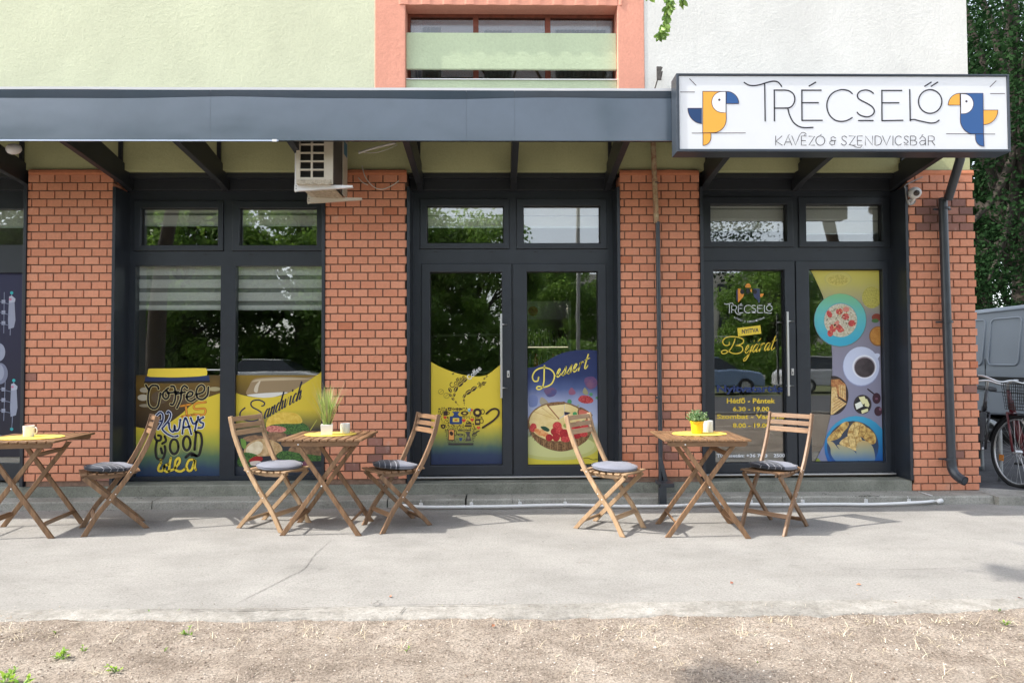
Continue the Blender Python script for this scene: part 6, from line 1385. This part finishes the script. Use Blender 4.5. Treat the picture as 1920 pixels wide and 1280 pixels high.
# low hanging foliage to the right of the photographer, mirrored in the entrance door
t3 = empty('tree', (6.6, -6.2, -.05), 0, 'street tree right of the photographer with low hanging twigs', 'tree')
tm = MB(); tm.tube(smoothpts([(6.6, -6.2, -.1), (6.5, -6.1, 2.4), (5.9, -5.6, 4.2), (4.6, -4.9, 4.9), (3.6, -4.6, 4.6)], 5), [.16]+[.15-.006*i for i in range(20)], 10)
o = tm.build('trunk', bark, t3, smooth=True); o.matrix_parent_inverse = Matrix.Translation(-t3.location)
cm = MB()
for (c, R_, n) in [((3.5, -4.6, 3.5), .32, 420), ((3.9, -4.6, 3.25), .3, 380), ((3.2, -4.7, 3.1), .18, 130), ((3.75, -4.6, 2.8), .14, 120), ((4.3, -4.7, 3.5), .3, 300), ((3.35, -4.6, 4.1), .4, 400), ((4.4, -4.9, 4.3), .5, 500)]: cluster(cm, c, R_*1.5, n, .06, 1)
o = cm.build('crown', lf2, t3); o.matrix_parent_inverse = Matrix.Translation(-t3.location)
# ================================================================ VAN
vx, va, vb = 7.2, .5, 5.55
van = empty('parked_van', (vx+.95, 3, .045), 0, 'grey panel van parked beyond the building corner', 'van'); vm = simple('grey_van_paint', (.32, .36, .41), .3, 0, .04, 2, coat=.5)
def vsub(mb, name, mat, **k): return lsub(mb, name, mat, van, **k)
z0 = .045; m_ = MB()
prof = [(vb, .42), (vb, 1.0), (vb-.12, 1.95), (vb-.3, 2.02), (va+1.75, 2.04), (va+1.45, 1.98), (va+.75, 1.25), (va+.1, 1.08), (va, .8), (va, .42)]
def arch(yc, r_): return [(yc-r_*math.cos(math.radians(a)), .42-.02+r_*math.sin(math.radians(a))) for a in range(5, 180, 25)]
low_ = [(va, .30)]+arch(1.35, .39)+arch(4.55, .39)+[(vb, .30)]
poly = prof[:-1]+low_; poly = [(vb, 1.0), (vb-.12, 1.95), (vb-.3, 2.02), (va+1.75, 2.04), (va+1.45, 1.98), (va+.75, 1.25), (va+.1, 1.08), (va, .8)]+low_
n = len(poly); tri = tessellate_polygon([[Vector((a, b, 0)) for a, b in poly]])
def inset(z_): return .0 if z_ < 1.3 else (z_-1.3)*.13
vs = [(vx+inset(b), a, b) for a, b in poly]+[(vx+1.9-inset(b), a, b) for a, b in poly]
m_.add(vs, [tuple(t_) for t_ in tri]+[tuple(n+i for i in t_[::-1]) for t_ in tri]+[(i, n+i, n+(i+1) % n, (i+1) % n) for i in range(n)]); vsub(m_, 'body', vm, bevel=.03, weld=True)
def panel_ring(ya, yb, za_, zb2):
    m_ = MB(); P = []
    for (cy, cz, a0) in ((yb-.07, zb2-.07, 0), (ya+.07, zb2-.07, 90), (ya+.07, za_+.07, 180), (yb-.07, za_+.07, 270)):
        P += [(cy+.07*math.cos(math.radians(a0+k*22.5)), cz+.07*math.sin(math.radians(a0+k*22.5))) for k in range(5)]
    m_.tube([(vx+inset(b)-.002, a, b) for a, b in P+[P[0]]], .012, 6, cap=False); vsub(m_, 'pressed_panel', vm, smooth=True)
panel_ring(3.13, 3.72, 1.19, 1.86); panel_ring(3.84, 4.75, 1.19, 1.86); panel_ring(2.2, 3.02, 1.19, 1.86)
m_ = MB(); m_.box(vx-.02, vx+.01, va+.5, 4.05, .965, 1.02); vsub(m_, 'rubbing_strip', M['black'])
m_ = MB(); m_.box(vx-.004, vx+.004, 3.776, 3.784, .5, 1.28); vsub(m_, 'door_seam', M['black'])
m_ = MB(); m_.tube([(vx+inset(1.97)-.005, va+1.6, 1.985), (vx+inset(1.97)-.005, vb-.3, 1.965)], .016, 6); vsub(m_, 'roof_rail', vm, smooth=True)
m_ = MB(); m_.box(vx+.1, vx+1.8, va+.1, vb-.1, .24, .40); vsub(m_, 'underbody', M['black'])
m_ = MB(); m_.box(vx-.01, vx+1.91, va-.06, va+.12, .32, .62); vsub(m_, 'bumper', M['black'], bevel=.03); m_ = MB(); m_.box(vx-.01, vx+1.91, vb-.12, vb+.06, .32, .62); vsub(m_, 'bumper', M['black'], bevel=.03)
m_ = MB(); m_.prism([(va+1.42, 1.9), (va+1.9, 1.9), (va+1.9, 1.3), (va+.85, 1.3)], 'x', vx+.02, vx+.03); vsub(m_, 'side_window', M['anth_dark'])
for xs_ in (vx+.06, vx+1.62): m_ = MB(); m_.box(xs_, xs_+.2, va-.01, va+.06, .78, .96); vsub(m_, 'headlight', simple('lamp_glass', (.6, .6, .6), .1), bevel=.01)
def wheel(root, x, y, z, r_, w_, axis='x'):
    m_ = MB(); m_.lathe([(r_*.62, -w_/2), (r_*.93, -w_/2), (r_, -w_*.35), (r_, w_*.35), (r_*.93, w_/2), (r_*.62, w_/2)], (x, y, z), 32, axis=axis, closed=True); o = lsub(m_, 'wheel', M['black'], root, smooth=True, auto=40)
    m_ = MB(); m_.lathe([(0, -w_*.42), (r_*.3, -w_*.42), (r_*.62, -w_*.3), (r_*.62, w_*.3), (0, w_*.3)], (x, y, z), 24, axis=axis); h_ = m_.build('rim', M['steel'], o)
for y_ in (1.35, 4.55):
    for x_ in (vx+.12, vx+1.78): wheel(van, x_, y_, z0+.34, .34, .2)
# ================================================================ BICYCLES
def bicycle(label, fcol, basket=True, steer=0):
    """local: front wheel hub at origin in plan, riding direction -Y, ground z=0"""
    t = empty('bicycle', (0, 0, 0), 0, label, 'bicycle', 'bicycles parked at the rack'); r_ = .335; fm_ = simple('bike_frame_paint', fcol, .3, 0, 0, 8, coat=.4)
    for y in (0, 1.05):
        m_ = MB(); m_.tube([(0, y+r_*math.cos(a), r_+.003+r_*math.sin(a)) for a in [2*math.pi*k/40 for k in range(41)]], .019, 8, cap=False); wh = m_.build('wheel', M['black'], t, smooth=True)
        m_ = MB(); m_.tube([(0, y+(r_-.024)*math.cos(a), r_+.003+(r_-.024)*math.sin(a)) for a in [2*math.pi*k/40 for k in range(41)]], .009, 6, cap=False); m_.build('rim', M['steel'], wh, smooth=True)
        m_ = MB()
        for k in range(28): a = 2*math.pi*k/28; m_.tube([((.02 if k % 2 else -.02), y, r_+.003), (0, y+(r_-.03)*math.cos(a), r_+.003+(r_-.03)*math.sin(a))], .0011, 3, cap=False)
        m_.tube([(-.035, y, r_), (.035, y, r_)], .02, 10); m_.build('spokes', M['steel'], wh)
        m_ = MB(); A0 = range(10, 165, 8) if y == 0 else range(0, 185, 8); n = len(A0); vs = []
        for a in A0: c, s_ = math.cos(math.radians(a)), math.sin(math.radians(a)); vs += [(-.028, y+(r_+.03)*c, r_+(r_+.03)*s_), (0, y+(r_+.04)*c, r_+(r_+.04)*s_), (.028, y+(r_+.03)*c, r_+(r_+.03)*s_)]
        m_.add(vs, [(3*i+k, 3*i+3+k, 3*i+4+k, 3*i+k+1) for i in range(n-1) for k in range(2)]); m_.build('mudguard', M['black'], t, smooth=True)
    m_ = MB()
    m_.tube([(-.05, 0, r_), (-.045, .10, .70)], .011, 8); m_.tube([(.05, 0, r_), (.045, .10, .70)], .011, 8); m_.tube([(-.05, .10, .70), (.05, .10, .70)], .014, 8); m_.tube([(0, .10, .70), (0, .16, .92)], .018, 10); m_.build('fork', fm_, t, smooth=True)
    m_ = MB(); m_.tube(smoothpts([(0, .13, .82), (0, .3, .55), (0, .5, .34), (0, .62, .29)], 5), .019, 10); m_.tube(smoothpts([(0, .12, .76), (0, .28, .46), (0, .46, .27), (0, .62, .27)], 5), .015, 10); m_.tube([(0, .62, .28), (0, .74, .80)], .016, 10)
    for s_ in (-1, 1): m_.tube([(s_*.02, .62, .28), (s_*.055, 1.05, r_)], .009, 6); m_.tube([(s_*.015, .70, .66), (s_*.055, 1.05, r_)], .008, 6)
    m_.build('frame', fm_, t, smooth=True)
    m_ = MB(); m_.tube([(0, .74, .80), (0, .76, .90)], .012, 8); m_.build('seat_post', M['steel'], t, smooth=True)
    m_ = MB(); m_.add([(-.02, .60, .93), (.02, .60, .93), (.09, .86, .94), (-.09, .86, .94), (-.03, .60, .90), (.03, .60, .90), (.10, .86, .89), (-.10, .86, .89)], [(0,1,2,3), (7,6,5,4), (0,4,5,1), (1,5,6,2), (2,6,7,3), (3,7,4,0)]); m_.build('saddle', M['black'], t, bevel=.015, weld=True)
    m_ = MB(); m_.tube([(0, .16, .90), (0, .17, .98), (0, .12, 1.02)], .012, 8); m_.tube(smoothpts([(-.30, .30, 1.04), (-.22, .22, 1.05), (-.12, .12, 1.0), (0, .12, 1.02), (.12, .12, 1.0), (.22, .22, 1.05), (.30, .30, 1.04)], 5), .011, 8); m_.build('handlebar', M['steel'], t, smooth=True)
    for s_ in (-1, 1): m_ = MB(); m_.tube([(s_*.25, .245, 1.048), (s_*.34, .34, 1.035)], .017, 8); m_.build('grip', M['black'], t, smooth=True)
    m_ = MB(); m_.tube([(-.09, .62, .17), (-.05, .62, .18), (-.05, .62, .27), (.05, .62, .27), (.05, .62, .36), (.09, .62, .365)], .010, 6); m_.build('crank', M['steel'], t)
    for (xa_, zz_) in ((-.155, .165), (.085, .36)): m_ = MB(); m_.box(xa_, xa_+.07, .57, .67, zz_, zz_+.02); m_.build('pedal', M['black'], t)
    m_ = MB(); m_.lathe([(0, -.012), (.03, -.008), (.03, 0), (0, .004)], (0, -.065, .64), 14, axis='y'); m_.build('front_lamp', M['steel'], t)
    m_ = MB(); m_.box(.012, .016, .2, .26, .22, .28); m_.build('spoke_reflector', simple('orange_reflector', (.9, .3, .02), .3), t)
    if basket:
        m_ = MB(); zt_, zb3 = .99, .74
        for k in range(9):
            f = k/8; z_ = zb3+(zt_-zb3)*f; a, b0, b1 = .12+.05*f, .03-.0*f, -.17-.06*f
            m_.tube([(-a, b0, z_), (a, b0, z_), (a, b1, z_), (-a, b1, z_), (-a, b0, z_)], .0022 if k < 8 else .005, 4, cap=False)
        for k in range(15):
            u = -1+2*k/14; m_.tube([(u*.12, -.17, zb3), (u*.17, -.23, zt_)], .0022, 4, cap=False); m_.tube([(u*.12, .03, zb3), (u*.17, .03, zt_)], .0022, 4, cap=False); m_.tube([(u*.12, .03, zb3), (u*.12, -.17, zb3)], .0022, 4, cap=False)
        for k in range(11):
            v = k/10; 
            for s_ in (-1, 1): m_.tube([(s_*.12, .03-.2*v, zb3), (s_*.17, .03-.26*v, zt_)], .0022, 4, cap=False)
        m_.build('basket', M['black'], t)
    if steer:
        Rm = Matrix.Translation((0, .12, 0)) @ Matrix.Rotation(DEG(-steer), 4, 'Z') @ Matrix.Translation((0, -.12, 0)); seen = {}
        for ch in t.children:
            k_ = ch.name.split('.')[0]; seen[k_] = seen.get(k_, 0)+1
            if k_ in ('frame', 'seat_post', 'saddle', 'crank', 'pedal') or (k_ in ('wheel', 'mudguard') and ch.data.vertices[0].co.y > .9): ch.matrix_local = Rm
    return t
b1 = bicycle('red framed bicycle with black wire basket behind the corner pillar', (.10, .008, .014), True, 62); b1.location = (4.975, .30, .046); b1.rotation_euler = (0, DEG(4), DEG(0))
b2 = bicycle('dark bicycle leaning behind the red one at the rack', (.02, .02, .025), False); b2.location = (4.80, .62, .046); b2.rotation_euler = (0, DEG(7), DEG(-36))
rk = MB(); rk.tube(smoothpts([(5.06, .62, .04), (5.06, .62, .52), (5.09, .70, .60), (5.2, .95, .62), (5.31, 1.2, .60), (5.34, 1.28, .52), (5.34, 1.28, .04)], 6), .024, 12)
tag(rk.build('bike_rack', simple('galvanised_rack', (.4, .42, .43), .45, .5), smooth=True), 'grey tubular bike rack hoop between the bicycles', 'bike rack')
# ================================================================ CARS ACROSS THE ROAD
def car(label, col):
    t = empty('parked_car', (0, 0, 0), 0, label, 'car', 'cars parked across the road'); cmx = simple('car_paint', col, .25, 0, 0, 8, coat=.6)
    m_ = MB(); m_.prism([(-2.1, .3), (-2.1, .75), (-1.9, .92), (-1.0, .98), (1.1, .98), (1.95, .85), (2.1, .6), (2.1, .3)], 'y', -.85, .85); m_.build('body', cmx, t, bevel=.07, weld=True)
    m_ = MB(); pl = [(-1.75, .95), (-1.2, 1.42), (.35, 1.45), (1.1, .97)]; a = [(x, -.8, z) for x, z in pl]; b = [(x, .8, z) for x, z in pl]; 
    for L_ in (a, b):
        for i in (1, 2): L_[i] = (L_[i][0], L_[i][1]*.8, L_[i][2])
    m_.add(a+b, [(0,1,2,3), (7,6,5,4), (0,4,5,1), (1,5,6,2), (2,6,7,3)]); m_.build('glasshouse', simple('dark_car_glass', (.02, .025, .03), .08), t, bevel=.02, weld=True)
    m_ = MB(); m_.box(-1.18, .33, -.66, .66, 1.425, 1.47); m_.build('roof', cmx, t, bevel=.02)
    for x in (-1.3, 1.3):
        for y in (-.8, .8): wheel(t, x, y, .31, .31, .2, 'y')
    for y in (-.62, .62): m_ = MB(); m_.box(2.04, 2.12, y-.18, y+.18, .6, .74); m_.build('headlight', simple('lamp_glass', (.6, .6, .6), .1), t, bevel=.01)
    return t
cs = [((8.5, -21.2, -.09), (.20, .28, .42), 'light blue car parked across the road'), ((13.6, -21.2, -.09), (.5, .5, .52), 'silver car parked across the road'), ((18.7, -21.3, -.09), (.06, .06, .07), 'black car parked across the road'), ((-9, -21.0, -.09), (.7, .7, .7), 'white car parked across the road under the trees')]
for (loc, c, lab) in cs: o = car(lab, c); o.location = loc
lp = MB(); lp.tube([(3.0, -19.2, -.1), (3.0, -19.2, 7.5), (3.2, -18.6, 8.0), (3.3, -17.4, 8.1)], .08, 10); tag(lp.build('street_lamp', simple('concrete_pole', (.5, .5, .48), .8), smooth=True), 'tall pale lamp pole across the road', 'street lamp')
# house across the road
hd = MB(); crown(hd, (0, 0, 0), 1, 1, 1, 1, .1, 2); hd = MB(); hr = random.Random(12)
for k in range(34000):
    x = hr.uniform(-34, 30); zt = 2.1+.7*pnoise(Vector((x*.35, 2, 0)))+.4*pnoise(Vector((x*1.3, 5, 0))); z = hr.uniform(-.1, zt); p = Vector((x, -30.5+hr.uniform(-.5, .6), z)); d = Vector((hr.uniform(-1, 1), hr.uniform(-1, 1), hr.uniform(-1, 1))).normalized(); s_ = d.cross(Vector((0, 1, .3))).normalized(); q = .22*hr.uniform(.6, 1.3); hd.add([p, p+d*q*.5+s_*q*.3, p+d*q, p+d*q*.5-s_*q*.3], [(0, 1, 2, 3)], 0, hr.uniform(.05, .9))
tag(hd.build('hedge', lf1), 'long leafy hedge behind the street trees across the road', 'hedge')
hs = empty('apartment_block', (14, -58, 0), 0, 'pale apartment block far across the road', 'building'); m_ = MB(); m_.box(6, 30, -64, -54, -.1, 9); lsub(m_, 'wall', simple('far_wall', (.5, .46, .4), .9), hs)
for i in range(9):
    for j in range(3): m_ = MB(); m_.box(7+i*2.5, 8.4+i*2.5, -53.99, -53.9, 1+j*2.8, 2.5+j*2.8); lsub(m_, 'window', M['anth_dark'], hs)
# ================================================================ INSIDE THE CAFE
fg = empty('drinks_fridge', (.57, 2.3, SZ), 0, 'drinks fridge with shelves of bottles seen through the middle door', 'fridge')
def fsub(mb, name, mat, **k): return lsub(mb, name, mat, fg, **k)
m_ = MB(); x0, x1 = .30, .86; m_.box(x0, x0+.03, 2.0, 2.6, SZ, 2.0); m_.box(x1-.03, x1, 2.0, 2.6, SZ, 2.0); m_.box(x0+.031, x1-.031, 2.57, 2.6, SZ, 2.0); m_.box(x0+.031, x1-.031, 2.0, 2.569, 1.78, 2.0); m_.box(x0+.031, x1-.031, 2.0, 2.569, SZ, .35); fsub(m_, 'cabinet', simple('fridge_white', (.6, .6, .6), .4))
m_ = MB(); m_.lathe([(0, -.01), (.06, -.01), (.06, 0)], (.40, 2.0, 1.88), 24, axis='y'); fsub(m_, 'red_disc', simple('fridge_red_disc', (.5, .01, .02), .4))
em = bpy.data.materials.new('fridge_light_strip'); em.use_nodes = True; e_ = em.node_tree.nodes['Principled BSDF']; e_.inputs['Emission Color'].default_value = (1, .85, .6, 1); e_.inputs['Emission Strength'].default_value = .4
for z_ in (1.44, 1.15, .85): m_ = MB(); m_.box(x0+.031, x1-.031, 2.02, 2.56, z_, z_+.015); fsub(m_, 'shelf', simple('fridge_shelf', (.4, .4, .4), .4)); m_ = MB(); m_.box(x0+.04, x1-.04, 2.008, 2.018, z_+.0, z_+.008); fsub(m_, 'light_strip', em)
bm_ = [simple('bottle_dark', (.03, .012, .01), .15), simple('bottle_green', (.03, .10, .04), .15), simple('bottle_red', (.35, .02, .02), .3)]
for j, z_ in enumerate((1.456, 1.166)):
    for k in range(7):
        m_ = MB(); m_.lathe([(0, 0), (.028, 0), (.030, .01), (.030, .12), (.012, .17), (.012, .205), (0, .205)], n=14); o = m_.build('bottle', bm_[(k+j) % 3] if j else bm_[0], smooth=True, auto=40); o.location = (x0+.065+k*.071, 2.1, z_)
        tag(o, 'bottle standing on the lit fridge shelf, %s row' % ('upper' if j == 0 else 'lower'), 'bottle', 'upper row of fridge bottles' if j == 0 else 'lower row of fridge bottles')
m_ = MB(); m_.box(-.9, .0, 3.0, 3.2, 1.62, 1.645); tag(m_.build('wall_shelf', simple('pale_shelf', (.7, .66, .55), .5)), 'pale wall shelf inside behind the left middle door', 'shelf')
m_ = MB(); m_.box(-.8, .15, 3.3, 3.9, SZ, 1.1); o = tag(m_.build('counter', simple('counter_front', (.2, .13, .08), .6), bevel=.01), 'dark wooden serving counter inside the cafe', 'counter')
m_ = MB(); m_.box(-.82, .17, 3.28, 3.92, 1.101, 1.14); m_.build('counter_top', simple('counter_top', (.45, .43, .4), .4), o, bevel=.004)
